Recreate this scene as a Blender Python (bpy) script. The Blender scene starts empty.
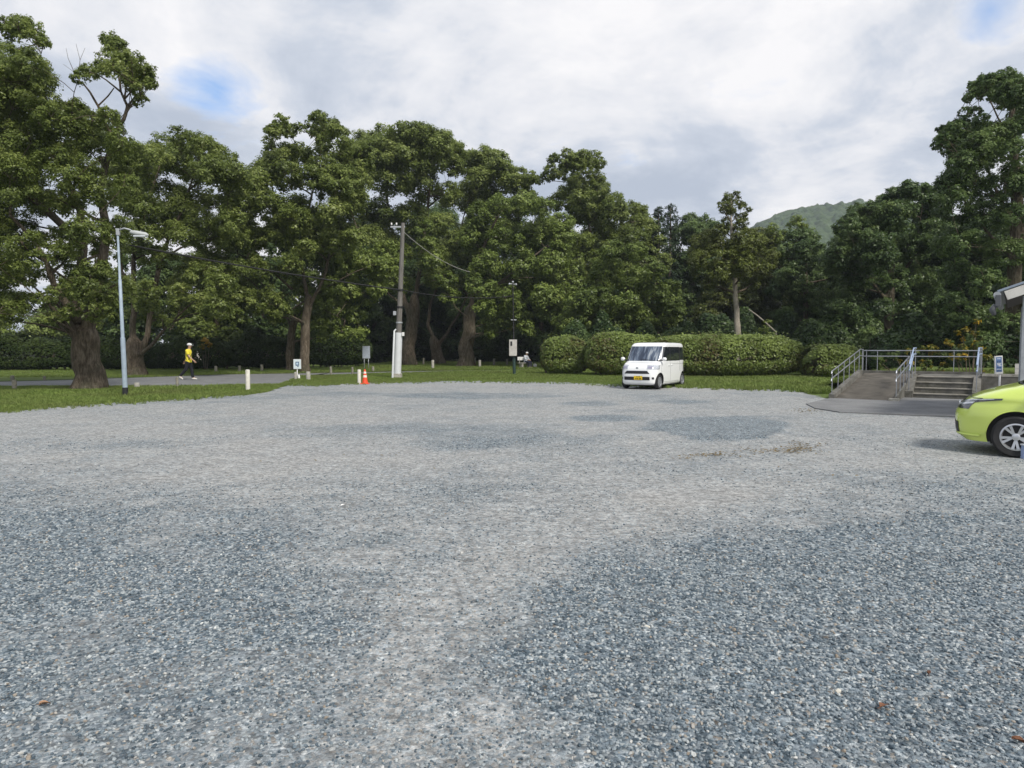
import bpy, bmesh, math, random
import numpy as np
from mathutils import Vector, Matrix, noise

sc = bpy.context.scene
col = sc.collection
R = math.radians
random.seed(7)
RNG = np.random.default_rng(11)

# ------------------------------------------------------------------ camera
F, HC = 690.0, 1.57                 # focal length in pixels, camera height
PITCH = math.atan(35.0/F)           # looking slightly down
cam_d = bpy.data.cameras.new('camera')
cam_d.sensor_width = 36.0
cam_d.lens = F*36.0/1024.0
cam_d.clip_start = 0.05
cam_d.clip_end = 6000.0
cam = bpy.data.objects.new('camera', cam_d)
col.objects.link(cam)
cam.location = (0, 0, HC)
cam.rotation_euler = (math.pi/2-PITCH, 0, 0)
sc.camera = cam

# ------------------------------------------------------------------ sun and sky
HAZE = True
SUN_EL, SUN_AZ = R(46), R(146)      # azimuth clockwise from +Y: right and behind the camera
sd = bpy.data.lights.new('sun', 'SUN')
sd.energy = 3.3
sd.angle = R(12)
sd.color = (1.0, 0.95, 0.87)
sun = bpy.data.objects.new('sun', sd)
col.objects.link(sun)
tos = Vector((math.sin(SUN_AZ)*math.cos(SUN_EL), math.cos(SUN_AZ)*math.cos(SUN_EL), math.sin(SUN_EL)))
sun.rotation_euler = tos.to_track_quat('Z', 'Y').to_euler()
sun.location = tos*60

vs = sc.view_settings
vs.view_transform = 'Standard'
vs.look = 'None'
vs.exposure = 0.20
vs.gamma = 1.0
vs.use_curve_mapping = False
sc.cycles.use_denoising = True
sc.cycles.max_bounces = 6
sc.cycles.diffuse_bounces = 3
sc.cycles.glossy_bounces = 3
sc.cycles.transmission_bounces = 4
sc.cycles.transparent_max_bounces = 6
sc.cycles.volume_bounces = 0
sc.cycles.caustics_reflective = False
sc.cycles.caustics_refractive = False


class NT:
    """tiny node tree writer"""
    def __init__(self, nt):
        self.t = nt
        nt.nodes.clear()

    def n(self, typ, props=None, **ins):
        nd = self.t.nodes.new(typ)
        for k, v in (props or {}).items():
            setattr(nd, k, v)
        for k, v in ins.items():
            self.set(nd, k, v)
        return nd

    def set(self, nd, k, v):
        key = int(k[1:]) if (k[0] == 'i' and k[1:].isdigit()) else k.replace('_', ' ')
        sock = nd.inputs[key]
        if isinstance(v, bpy.types.NodeSocket):
            self.t.links.new(v, sock)
        else:
            sock.default_value = v

    def math(self, op, a, b=0.0, c=None, clamp=False):
        nd = self.t.nodes.new('ShaderNodeMath')
        nd.operation = op
        nd.use_clamp = clamp
        for i, v in enumerate((a, b) if c is None else (a, b, c)):
            if isinstance(v, bpy.types.NodeSocket):
                self.t.links.new(v, nd.inputs[i])
            else:
                nd.inputs[i].default_value = v
        return nd.outputs[0]

    def mix(self, fac, a, b, blend='MIX'):
        nd = self.t.nodes.new('ShaderNodeMix')
        nd.data_type = 'RGBA'
        nd.blend_type = blend
        for i, v in ((0, fac), (6, a), (7, b)):
            if isinstance(v, bpy.types.NodeSocket):
                self.t.links.new(v, nd.inputs[i])
            else:
                nd.inputs[i].default_value = v if i == 0 else (tuple(v)+(1,))[:4]
        return nd.outputs[2]

    def ramp(self, fac, stops, interp='LINEAR'):
        nd = self.t.nodes.new('ShaderNodeValToRGB')
        nd.color_ramp.interpolation = interp
        els = nd.color_ramp.elements
        while len(els) < len(stops):
            els.new(0.5)
        for e, (p, c) in zip(els, stops):
            e.position = p
            e.color = (tuple(c)+(1,))[:4] if not isinstance(c, (int, float)) else (c, c, c, 1)
        self.t.links.new(fac, nd.inputs[0])
        return nd.outputs[0]

    def noise(self, vec, scale, detail=2.0, rough=0.5, dist=0.0, out=0):
        nd = self.n('ShaderNodeTexNoise', Scale=scale, Detail=detail, Roughness=rough, Distortion=dist)
        if vec is not None:
            self.t.links.new(vec, nd.inputs['Vector'])
        return nd.outputs[out]


world = bpy.data.worlds.new('World')
sc.world = world
world.use_nodes = True
w = NT(world.node_tree)
tc = w.n('ShaderNodeTexCoord').outputs['Generated']
sky = w.n('ShaderNodeTexSky', dict(sky_type='NISHITA', sun_disc=False, sun_elevation=SUN_EL,
                                   sun_rotation=SUN_AZ, altitude=100.0, air_density=1.0, dust_density=1.5,
                                   ozone_density=1.5)).outputs[0]
sep = w.n('ShaderNodeSeparateXYZ', i0=tc)
zz = w.math('ADD', w.math('MAXIMUM', sep.outputs[2], 0.0), 0.22)
cv = w.n('ShaderNodeCombineXYZ', X=w.math('DIVIDE', sep.outputs[0], zz), Y=w.math('DIVIDE', sep.outputs[1], zz), Z=0.37).outputs[0]
shape = w.noise(cv, 0.95, 8.0, 0.58, 0.35)
soft = w.noise(cv, 0.42, 2.0, 0.45, 0.2)
fine = w.noise(cv, 2.6, 7.0, 0.62, 0.5)
tone = w.math('ADD', w.math('MULTIPLY', shape, 0.66), w.math('ADD', w.math('MULTIPLY', soft, 0.16), w.math('MULTIPLY', fine, 0.24)))
ccol = w.ramp(tone, [(0.46, (0.44, 0.495, 0.595)), (0.515, (0.57, 0.615, 0.70)), (0.555, (0.74, 0.755, 0.80)), (0.62, (0.90, 0.89, 0.90))])


def gap(px, py, wid, amt):
    d = Vector(((px-512)/F, 1, (349-py)/F)).normalized()
    dist = w.n('ShaderNodeVectorMath', dict(operation='DISTANCE'), i0=tc, i1=tuple(d)).outputs['Value']
    m = w.math('SUBTRACT', 1.0, w.math('DIVIDE', dist, wid), clamp=True)
    return w.math('MULTIPLY', m, amt)


g = w.math('ADD', gap(226, 104, 0.085, 1.0), w.math('ADD', gap(980, 20, 0.055, 1.0), gap(660, 198, 0.10, 0.45)))
g = w.math('ADD', g, gap(190, 95, 0.10, 0.55))
gn = w.noise(cv, 2.6, 6.0, 0.6, 0.4)
hole = w.math('MULTIPLY', w.math('SUBTRACT', w.math('ADD', g, w.math('MULTIPLY', gn, 4.2)), 2.70), 0.95, clamp=True)
b1 = w.n('ShaderNodeBackground', Color=sky, Strength=0.085)
b2 = w.n('ShaderNodeBackground', Color=ccol, Strength=0.98)
b3 = w.n('ShaderNodeBackground', Color=(0.30, 0.47, 0.80, 1), Strength=0.55)
addb = w.n('ShaderNodeAddShader', i0=b1.outputs[0], i1=b3.outputs[0])
mx = w.n('ShaderNodeMixShader', i0=hole, i1=b2.outputs[0], i2=addb.outputs[0])
w.n('ShaderNodeOutputWorld', Surface=mx.outputs[0])


# ------------------------------------------------------------------ helpers
CP, SP = math.cos(PITCH), math.sin(PITCH)


def at(px, py, Y):
    """world point seen at this pixel of the photograph at distance Y"""
    zu = (384.0-py)/F
    dx, dy, dz = (px-512.0)/F, CP+zu*SP, -SP+zu*CP
    k = Y/dy
    return Vector((dx*k, Y, HC+dz*k))


def gp(px, py, z=0.0):
    """ground point seen at this pixel"""
    zu = (384.0-py)/F
    dx, dy, dz = (px-512.0)/F, CP+zu*SP, -SP+zu*CP
    k = (z-HC)/dz
    return Vector((dx*k, dy*k, z))


def sp(Y):
    return F/Y                      # pixels per metre at that distance


MATS = {}


def mat(name, color=(0.5, 0.5, 0.5), rough=0.7, metal=0.0, spec=0.4, var=0.0, vscale=8.0, bump=0.0, bscale=40.0, coat=0.0,
        stretch=None, dirt=None, trans=0.0):
    """procedural principled material with noise variation, bump and dirt"""
    if name in MATS:
        return MATS[name]
    m = bpy.data.materials.new(name)
    m.use_nodes = True
    t = NT(m.node_tree)
    oc = t.n('ShaderNodeTexCoord').outputs['Object']
    if stretch:
        oc = t.n('ShaderNodeMapping', Vector=oc, Scale=stretch).outputs[0]
    c = None
    if var > 0:
        nz = t.noise(oc, vscale, 4.0, 0.6)
        lo = tuple(x*(1-var) for x in color)
        hi = tuple(min(1, x*(1+var)) for x in color)
        c = t.ramp(nz, [(0.3, lo), (0.7, hi)])
    if dirt:
        dcol, dsc, damt = dirt
        dn = t.noise(oc, dsc, 6.0, 0.65)
        fac = t.math('MULTIPLY', t.ramp(dn, [(0.48, 0.0), (0.68, 1.0)]), damt)
        c = t.mix(fac, c if c is not None else color, dcol)
    p = t.n('ShaderNodeBsdfPrincipled', Roughness=rough, Metallic=metal)
    p.inputs['Specular IOR Level'].default_value = spec
    p.inputs['Coat Weight'].default_value = coat
    p.inputs['Coat Roughness'].default_value = 0.05
    p.inputs['Transmission Weight'].default_value = trans
    if c is not None:
        t.set(p, 'Base_Color', c)
    else:
        p.inputs['Base Color'].default_value = (*color, 1)
    if bump > 0:
        bn = t.noise(oc, bscale, 5.0, 0.6)
        b = t.n('ShaderNodeBump', Strength=bump, Distance=0.02, Height=bn)
        t.set(p, 'Normal', b.outputs[0])
    t.n('ShaderNodeOutputMaterial', Surface=p.outputs[0])
    MATS[name] = m
    return m


def props(o, label=None, cat=None, group=None, kind=None):
    if label:
        o['label'] = label
    if cat:
        o['category'] = cat
    if group:
        o['group'] = group
    if kind:
        o['kind'] = kind
    return o


def thing(name, label, cat, loc=(0, 0, 0), rz=0.0, group=None):
    o = bpy.data.objects.new(name, None)
    col.objects.link(o)
    o.empty_display_size = 0.2
    o.location = loc
    o.rotation_euler = (0, 0, rz)
    return props(o, label, cat, group)


def dup(root, loc, rz=None, label=None, sc_=None):
    """copy a thing with its parts and sub-parts (shared mesh data)"""
    r = root.copy()
    col.objects.link(r)
    r.location = loc
    if rz is not None:
        r.rotation_euler = (0, 0, rz)
    if label:
        r['label'] = label
    if sc_ is not None:
        r.scale = sc_
    for ch in list(root.children):
        c = ch.copy()
        col.objects.link(c)
        c.parent = r
        for g_ in list(ch.children):
            d = g_.copy()
            col.objects.link(d)
            d.parent = c
    return r


class Geo:
    def __init__(self):
        self.v, self.f, self.mi = [], [], []

    def add(self, vs_, fs, mi=0):
        b = len(self.v)
        self.v.extend([tuple(p) for p in vs_])
        self.f.extend([tuple(i+b for i in f) for f in fs])
        self.mi.extend([mi]*len(fs))
        return self

    def box(self, c, s, rz=0.0, mi=0, M=None, taper=1.0):
        vs_ = []
        for z in (-1, 1):
            k = taper if z > 0 else 1.0
            for x, y in ((-1, -1), (1, -1), (1, 1), (-1, 1)):
                vs_.append(Vector((x*s[0]/2*k, y*s[1]/2*k, z*s[2]/2)))
        if rz:
            rm = Matrix.Rotation(rz, 3, 'Z')
            vs_ = [rm @ p for p in vs_]
        if M:
            vs_ = [M @ p for p in vs_]
        vs_ = [p+Vector(c) for p in vs_]
        return self.add(vs_, [(0, 3, 2, 1), (4, 5, 6, 7), (0, 1, 5, 4), (1, 2, 6, 5), (2, 3, 7, 6), (3, 0, 4, 7)], mi)

    def tube(self, pts, rad, n=10, cap=True, mi=0, wob=0.0, flat=None):
        pts = [Vector(p) for p in pts]
        if isinstance(rad, (int, float)):
            rad = [rad]*len(pts)
        rings, nrm = [], None
        for i, p in enumerate(pts):
            a = pts[max(i-1, 0)]
            b = pts[min(i+1, len(pts)-1)]
            t = (b-a).normalized()
            if nrm is None:
                nrm = t.orthogonal().normalized()
            nrm = (nrm-t*nrm.dot(t))
            nrm = nrm.normalized() if nrm.length > 1e-6 else t.orthogonal().normalized()
            bi = t.cross(nrm)
            ring = []
            for k in range(n):
                an = 2*math.pi*k/n
                rr = rad[i]
                if wob:
                    rr *= 1+wob*noise.noise(Vector((p.x*1.3+math.cos(an)*1.2, p.y*1.3+math.sin(an)*1.2, p.z*0.35)))*1.6
                ring.append(p+nrm*math.cos(an)*rr+bi*math.sin(an)*rr*(flat or 1.0))
            rings.append(ring)
        vs_ = [q for r in rings for q in r]
        fs = []
        for i in range(len(pts)-1):
            for k in range(n):
                a, b = i*n+k, i*n+(k+1) % n
                fs.append((a, b, b+n, a+n))
        if cap:
            fs.append(tuple(range(n-1, -1, -1)))
            fs.append(tuple((len(pts)-1)*n+k for k in range(n)))
        return self.add(vs_, fs, mi)

    def lathe(self, prof, n=24, M=None, mi=0, capb=True, capt=True):
        vs_, fs = [], []
        for r, z in prof:
            for k in range(n):
                an = 2*math.pi*k/n
                vs_.append(Vector((math.cos(an)*r, math.sin(an)*r, z)))
        if M is not None:
            vs_ = [M @ p for p in vs_]
        for i in range(len(prof)-1):
            for k in range(n):
                a, b = i*n+k, i*n+(k+1) % n
                fs.append((a, b, b+n, a+n))
        if capb:
            fs.append(tuple(range(n-1, -1, -1)))
        if capt:
            fs.append(tuple((len(prof)-1)*n+k for k in range(n)))
        return self.add(vs_, fs, mi)

    def prism(self, poly, z0, z1, mi=0):
        """vertical prism over a counter-clockwise xy polygon; z0,z1 numbers or per-vertex lists"""
        n = len(poly)
        a = z0 if isinstance(z0, (list, tuple)) else [z0]*n
        b = z1 if isinstance(z1, (list, tuple)) else [z1]*n
        vs_ = [(p[0], p[1], a[i]) for i, p in enumerate(poly)]+[(p[0], p[1], b[i]) for i, p in enumerate(poly)]
        fs = [tuple(range(n-1, -1, -1)), tuple(range(n, 2*n))]
        for i in range(n):
            j = (i+1) % n
            fs.append((i, j, j+n, i+n))
        return self.add(vs_, fs, mi)

    def grid(self, P, mi=0, flip=False):
        """P[i][j] points"""
        h, w_ = len(P), len(P[0])
        vs_ = [q for r in P for q in r]
        fs = []
        for i in range(h-1):
            for j in range(w_-1):
                f = (i*w_+j, i*w_+j+1, (i+1)*w_+j+1, (i+1)*w_+j)
                fs.append(f[::-1] if flip else f)
        return self.add(vs_, fs, mi)

    def build(self, name, material, parent=None, smooth=False, bevel=0.0, local=False, angle=None):
        me = bpy.data.meshes.new(name)
        v = self.v
        if parent is not None and not local:
            L = parent.location.copy()
            if parent.parent:
                L += parent.parent.location
            v = [(p[0]-L.x, p[1]-L.y, p[2]-L.z) for p in v]
        me.from_pydata(v, [], self.f)
        me.update()
        for m in (material if isinstance(material, (list, tuple)) else [material]):
            me.materials.append(m)
        if any(self.mi):
            me.polygons.foreach_set('material_index', self.mi)
        if smooth:
            me.polygons.foreach_set('use_smooth', [True]*len(me.polygons))
            if angle:
                me.set_sharp_from_angle(angle=R(angle))
        o = bpy.data.objects.new(name, me)
        col.objects.link(o)
        if parent is not None:
            o.parent = parent
        if bevel:
            bm_ = o.modifiers.new('bevel', 'BEVEL')
            bm_.width = bevel
            bm_.segments = 2
            bm_.limit_method = 'ANGLE'
        return o


def np_mesh(name, verts, quads, material, parent=None, tint=None, smooth=False):
    me = bpy.data.meshes.new(name)
    nv, nf = len(verts), len(quads)
    k = quads.shape[1]
    me.vertices.add(nv)
    me.vertices.foreach_set('co', verts.astype(np.float32).ravel())
    me.loops.add(nf*k)
    me.loops.foreach_set('vertex_index', quads.astype(np.int32).ravel())
    me.polygons.add(nf)
    me.polygons.foreach_set('loop_start', np.arange(0, nf*k, k, dtype=np.int32))
    if smooth:
        me.polygons.foreach_set('use_smooth', np.ones(nf, dtype=bool))
    me.update(calc_edges=True)
    if tint is not None:
        a = me.attributes.new('tint', 'FLOAT', 'FACE' if len(tint) == nf else 'POINT')
        a.data.foreach_set('value', tint.astype(np.float32))
    me.materials.append(material)
    o = bpy.data.objects.new(name, me)
    col.objects.link(o)
    if parent is not None:
        o.parent = parent
    return o


def vnoise(x, y, s, seed=0):
    """smooth 2-D value noise on arrays, 0..1"""
    r = np.random.default_rng(seed)
    T = r.random((256, 256))
    xs, ys = x*s+1000.3, y*s+1000.7
    xi, yi = np.floor(xs).astype(int), np.floor(ys).astype(int)
    fx, fy = xs-xi, ys-yi
    fx, fy = fx*fx*(3-2*fx), fy*fy*(3-2*fy)
    g_ = lambda a, b: T[a % 256, b % 256]
    return (g_(xi, yi)*(1-fx)+g_(xi+1, yi)*fx)*(1-fy)+(g_(xi, yi+1)*(1-fx)+g_(xi+1, yi+1)*fx)*fy


def fbm(x, y, s, seed=0, oct_=4):
    a, t, k = 0, 0, 1.0
    for i in range(oct_):
        a = a+k*vnoise(x, y, s*2**i, seed+i)
        t += k
        k *= 0.5
    return a/t
# ------------------------------------------------------------------ ground
def pix(X, Y):
    """pixel of a ground point (arrays)"""
    Yc = Y*CP+HC*SP
    zc = Y*SP-HC*CP
    return 512+F*X/np.maximum(Yc, .3), 384-F*zc/np.maximum(Yc, .3)


EDGE = [(-3000, 470), (-400, 436), (0, 412.5), (60, 407), (120, 402.5), (200, 397), (258, 393.4), (268, 392.0), (276, 389), (286, 385.5), (299, 383.4), (330, 383.8), (400, 381.6),
        (480, 380.8), (560, 382.0), (600, 384.0), (660, 386.2), (720, 387.2), (770, 388.8), (800, 391), (815, 396), (830, 399.5), (900, 399.5), (1000, 399),
        (1300, 402), (4000, 440)]
ex = np.array([e[0] for e in EDGE], float)
ey = np.array([e[1] for e in EDGE], float)


def in_lot(X, Y):
    px, py = pix(X, Y)
    wob = (fbm(X, Y, 0.9, 5)-0.5)*1.6
    return (py > np.interp(px, ex, ey)+wob*np.clip((py-365)/30, .3, 2)) | (Y < 4)


def smooth01(t):
    t = np.clip(t, 0, 1)
    return t*t*(3-2*t)


def loose(X, Y):
    """1 = loose coarse blue gravel, 0 = packed pale dust"""
    px, py = pix(X, Y)
    py = np.clip(py, 350, 1400)
    n1 = fbm(X, Y, 0.55, 21)-0.5
    n2 = fbm(X, Y, 2.2, 41)-0.5
    # distance from the camera bands: a base that falls off with range
    base = np.interp(py, [378, 400, 430, 470, 520, 600, 768, 1400], [0.36, 0.34, 0.34, 0.42, 0.56, 0.66, 0.74, 0.7])
    # right foreground patch
    edge_x = np.interp(py, [495, 510, 530, 560, 590, 650, 700, 768, 900], [1400, 1000, 740, 600, 560, 490, 500, 560, 700])
    right = smooth01((px-edge_x)/110+0.5+n2*1.3+n1*.9)
    base = base*(1-right)+0.96*right
    # pale diagonal track
    tx = np.interp(py, [480, 500, 530, 570, 620, 700, 768, 900], [780, 690, 560, 490, 420, 400, 410, 420])
    tw = np.interp(py, [480, 500, 530, 570, 620, 768, 900], [70, 80, 62, 62, 48, 42, 45])
    track = np.exp(-((px-tx)/tw)**2)*np.clip((py-478)/15, 0, 1)
    base = base-track*0.62*(1-right*0.8)*(.6+n1*1.6+n2*1.2)
    def blob(cx, cy, rx, ry, a):
        d = np.sqrt(((px-cx)/rx)**2+((py-cy)/ry)**2)
        return a*smooth01((1.25-d)*2.2+n2*1.0)
    out = base+n1*0.75+n2*0.55
    for cx, cy, rx, ry, a in ((722, 428, 62, 11, 1.0), (602, 418.5, 30, 3.4, .8), (590, 404, 30, 2.4, .5), (470, 396, 90, 3, .35), (680, 402, 26, 2, .35),
                              (430, 436, 170, 13, .22), (60, 560, 190, 60, .2), (250, 640, 120, 60, .12), (350, 395, 70, 3, .22)):
        out = out+blob(cx, cy, rx, ry, a)
    for cx, cy, rx, ry, a in ((690, 497, 60, 8, .35), (180, 450, 260, 22, .12), (600, 470, 240, 18, .12), (550, 388, 200, 4, .2)):
        out = out-blob(cx, cy, rx, ry, a)
    return np.clip(out, 0, 1)


def soil_mat(name, c1, c2, c3, s1=6.0, rough=0.95):
    m = bpy.data.materials.new(name)
    m.use_nodes = True
    t = NT(m.node_tree)
    oc = t.n('ShaderNodeTexCoord').outputs['Object']
    a = t.noise(oc, s1, 6.0, 0.7)
    b = t.noise(oc, s1*0.12, 4.0, 0.6)
    c = t.ramp(a, [(0.3, c1), (0.55, c2), (0.75, c3)])
    c = t.mix(t.ramp(b, [(0.4, 0.0), (0.65, 0.5)]), c, c1)
    bp = t.n('ShaderNodeBump', Strength=0.6, Distance=0.04, Height=a)
    p = t.n('ShaderNodeBsdfPrincipled', Base_Color=c, Roughness=rough, Normal=bp.outputs[0])
    p.inputs['Specular IOR Level'].default_value = 0.15
    t.n('ShaderNodeOutputMaterial', Surface=p.outputs[0])
    return m


# gravel material: stones from Voronoi cells at three sizes, mixed by the 'tint' (loose) attribute
gm = bpy.data.materials.new('gravel')
gm.use_nodes = True
t = NT(gm.node_tree)
oc = t.n('ShaderNodeTexCoord').outputs['Object']
lo = t.n('ShaderNodeAttribute', dict(attribute_name='tint')).outputs['Fac']
rough_edge = t.math('MULTIPLY', t.math('SUBTRACT', t.noise(oc, 9.0, 5.0, 0.7), 0.5), 0.55)
k = t.math('ADD', lo, rough_edge, clamp=True)


def vor(scale):
    v_ = t.n('ShaderNodeTexVoronoi', dict(feature='F1'), Vector=oc, Scale=scale, Randomness=1.0)
    s_ = t.n('ShaderNodeSeparateColor', i0=v_.outputs['Color'])
    return v_.outputs['Distance'], s_.outputs[0], s_.outputs[1]


d1, r1, q1 = vor(62.0)
d2, r2, q2 = vor(24.0)
d3, r3, q3 = vor(150.0)
stones = t.ramp(r1, [(0.0, (0.042, 0.064, 0.082)), (0.35, (0.102, 0.134, 0.160)), (0.6, (0.177, 0.213, 0.237)), (0.85, (0.313, 0.348, 0.366)), (1.0, (0.508, 0.531, 0.527))])
big = t.ramp(r2, [(0.0, (0.085, 0.117, 0.147)), (0.5, (0.182, 0.217, 0.250)), (1.0, (0.356, 0.383, 0.393))])
stones = t.mix(t.math('MULTIPLY', t.math('GREATER_THAN', q2, 0.45), 0.45), stones, big)
warm = t.math('MULTIPLY', t.math('GREATER_THAN', q1, 0.93), 0.5)
stones = t.mix(warm, stones, (0.26, 0.20, 0.14))
dust = t.ramp(r3, [(0.0, (0.209, 0.218, 0.218)), (0.45, (0.313, 0.312, 0.303)), (1.0, (0.425, 0.417, 0.397))])
dust_l = t.noise(oc, 1.1, 5.0, 0.65)
dust = t.mix(t.ramp(dust_l, [(0.35, 0.0), (0.7, 0.45)]), dust, (0.25, 0.268, 0.28))
pk = t.math('GREATER_THAN', t.math('ADD', r1, t.math('MULTIPLY', k, 1.15)), 1.0)   # single stones lying in the dust
facs = t.math('MAXIMUM', t.math('MULTIPLY', pk, 0.75), t.ramp(k, [(0.42, 0.0), (0.8, 1.0)]))
gcol = t.mix(facs, dust, stones)
mott = t.noise(oc, 2.3, 6.0, 0.7)
gcol = t.mix(1.0, gcol, t.ramp(mott, [(0.3, 0.80), (0.7, 1.14)]), 'MULTIPLY')
spk = t.noise(oc, 11.0, 3.0, 0.75)
gcol = t.mix(1.0, gcol, t.ramp(spk, [(0.32, 0.62), (0.5, 1.0), (0.68, 1.28)]), 'MULTIPLY')
d4, r4, q4 = vor(27.0)
far = t.math('MULTIPLY', t.math('GREATER_THAN', t.math('ADD', r4, t.math('MULTIPLY', k, .35)), .80), t.math('LESS_THAN', d4, .36))
gcol = t.mix(t.math('MULTIPLY', far, .50), gcol, t.ramp(q4, [(0.0, (0.07, 0.095, 0.11)), (0.55, (0.13, 0.165, 0.18)), (0.72, (0.30, 0.33, 0.33)), (1.0, (0.55, 0.56, 0.54))]))
d5, r5, q5 = vor(36.0)
gcol = t.mix(1.0, gcol, t.ramp(r5, [(0.0, 0.72), (0.5, 1.0), (1.0, 1.25)]), 'MULTIPLY')
ht = t.math('ADD', t.math('MULTIPLY', t.math('SUBTRACT', 1.0, d1), facs), t.math('MULTIPLY', t.math('SUBTRACT', 1.0, d3), 0.35))
bp = t.n('ShaderNodeBump', Strength=0.75, Distance=0.012, Height=ht)
p = t.n('ShaderNodeBsdfPrincipled', Base_Color=gcol, Roughness=0.85, Normal=bp.outputs[0])
p.inputs['Specular IOR Level'].default_value = 0.25
t.n('ShaderNodeOutputMaterial', Surface=p.outputs[0])

# base earth: large sheet to the horizon
earth = soil_mat('earth', (0.035, 0.045, 0.018), (0.055, 0.075, 0.022), (0.085, 0.10, 0.035), 3.0)
gsheet = Geo()
N_ = 40
xs = np.concatenate([[-3000, -800, -300], np.linspace(-120, 120, N_), [300, 800, 3000]])
ys = np.concatenate([[-1500, -300, -60], np.linspace(-20, 160, N_), [300, 800, 2800]])
P = [[(float(x), float(y), 0.0) for x in xs] for y in ys]
gsheet.grid(P)
props(gsheet.build('ground', earth), 'dark earth and turf under the trees around the car park', 'ground', kind='structure')


def lot_grid(x0, x1, y0, y1, st):
    nx, ny = int(round((x1-x0)/st)), int(round((y1-y0)/st))
    X, Y = np.meshgrid(np.linspace(x0, x1, nx+1), np.linspace(y0, y1, ny+1))
    cx, cy = (X[:-1, :-1]+st/2), (Y[:-1, :-1]+st/2)
    keep = in_lot(cx, cy).ravel()
    V = np.stack([X.ravel(), Y.ravel(), np.full(X.size, 0.004)], 1)
    i = np.arange(ny*nx)
    r, c = i//nx, i % nx
    a = r*(nx+1)+c
    Q = np.stack([a, a+1, a+nx+2, a+nx+1], 1)[keep]
    return V, Q, loose(X, Y).ravel()


Vs, Qs, Ts, off = [], [], [], 0
for args in ((-12, 12, 1.5, 13.5, 0.1), (-40, -12, 1.5, 13.5, 0.5), (12, 40, 1.5, 13.5, 0.5), (-40, 40, 13.5, 36.0, 0.25), (-40, 40, -14.5, 1.5, 0.5)):
    V_, Q_, T_ = lot_grid(*args)
    Vs.append(V_); Qs.append(Q_+off); Ts.append(T_); off += len(V_)
lot = np_mesh('gravel_car_park', np.concatenate(Vs), np.concatenate(Qs), gm, tint=np.concatenate(Ts))
props(lot, 'wide grey gravel car park surface with pale worn patches', 'gravel', kind='structure')

# road / path beyond the grass strip
am = bpy.data.materials.new('old_asphalt')
am.use_nodes = True
t = NT(am.node_tree)
oc = t.n('ShaderNodeTexCoord').outputs['Object']
r_ = t.n('ShaderNodeTexVoronoi', Vector=oc, Scale=70.0)
a_ = t.noise(oc, 1.3, 5.0, 0.6)
c_ = t.ramp(a_, [(0.3, (0.105, 0.115, 0.125)), (0.7, (0.175, 0.185, 0.19))])
c_ = t.mix(0.35, c_, r_.outputs['Color'], 'OVERLAY')
c_ = t.n('ShaderNodeHueSaturation', Color=c_, Saturation=0.25).outputs[0]
p = t.n('ShaderNodeBsdfPrincipled', Base_Color=c_, Roughness=0.85, Normal=t.n('ShaderNodeBump', Strength=0.3, Distance=0.01, Height=r_.outputs['Distance']).outputs[0])
t.n('ShaderNodeOutputMaterial', Surface=p.outputs[0])
road_far = [gp(-900, 376.5), gp(-200, 379.5), gp(0, 382), gp(60, 380.5), gp(130, 378), gp(230, 374.5), gp(330, 373), gp(420, 371.2), gp(520, 369.8), gp(560, 369.4)]
road_near = [gp(-900, 400), gp(-200, 393), gp(0, 387.5), gp(60, 387), gp(130, 387), gp(200, 387), gp(278, 385.5), gp(300, 376.5), gp(420, 372.6), gp(560, 370.2)]
g_ = Geo()
poly = [(p_.x, p_.y) for p_ in road_near]+[(p_.x, p_.y) for p_ in road_far[::-1]]
far_i = [(p_.x, p_.y, .008) for p_ in road_far]
near_i = [(p_.x, p_.y, .008) for p_ in road_near]
g_.grid([near_i, far_i])
props(g_.build('road', am), 'narrow grey asphalt lane running behind the grass strip', 'road', kind='structure')

apron = Geo()
ap = [gp(806, 404.5), gp(815, 409), gp(840, 413), gp(900, 415.5), gp(965, 418), gp(1100, 424), gp(1400, 436), gp(1400, 412), gp(1100, 405), gp(980, 401), gp(905, 397), gp(832, 398.5)]
apron.prism([(q.x, q.y) for q in ap], 0.002, 0.03)
props(apron.build('pavement', am), 'darker asphalt apron in front of the ramp and steps', 'pavement', kind='structure')

# loose stones near the camera, instanced on points
stone_mat = bpy.data.materials.new('stones')
stone_mat.use_nodes = True
t = NT(stone_mat.node_tree)
rnd = t.n('ShaderNodeObjectInfo').outputs['Random']
c_ = t.ramp(rnd, [(0.0, (0.044, 0.066, 0.085)), (0.3, (0.100, 0.133, 0.161)), (0.55, (0.173, 0.211, 0.237)), (0.78, (0.279, 0.313, 0.331)), (0.93, (0.398, 0.426, 0.428)), (0.975, (0.237, 0.191, 0.143)), (1.0, (0.574, 0.592, 0.580))])
oc = t.n('ShaderNodeTexCoord').outputs['Object']
c_ = t.mix(1.0, c_, t.ramp(t.noise(oc, 1.5, 3.0, 0.6), [(0.3, 0.75), (0.7, 1.2)]), 'MULTIPLY')
p = t.n('ShaderNodeBsdfPrincipled', Base_Color=c_, Roughness=0.72)
p.inputs['Specular IOR Level'].default_value = 0.35
t.n('ShaderNodeOutputMaterial', Surface=p.outputs[0])


def proto_collection(name, objs):
    c = bpy.data.collections.new(name)
    for o in objs:
        for cc in list(o.users_collection):
            cc.objects.unlink(o)
        c.objects.link(o)
    return c


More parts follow.
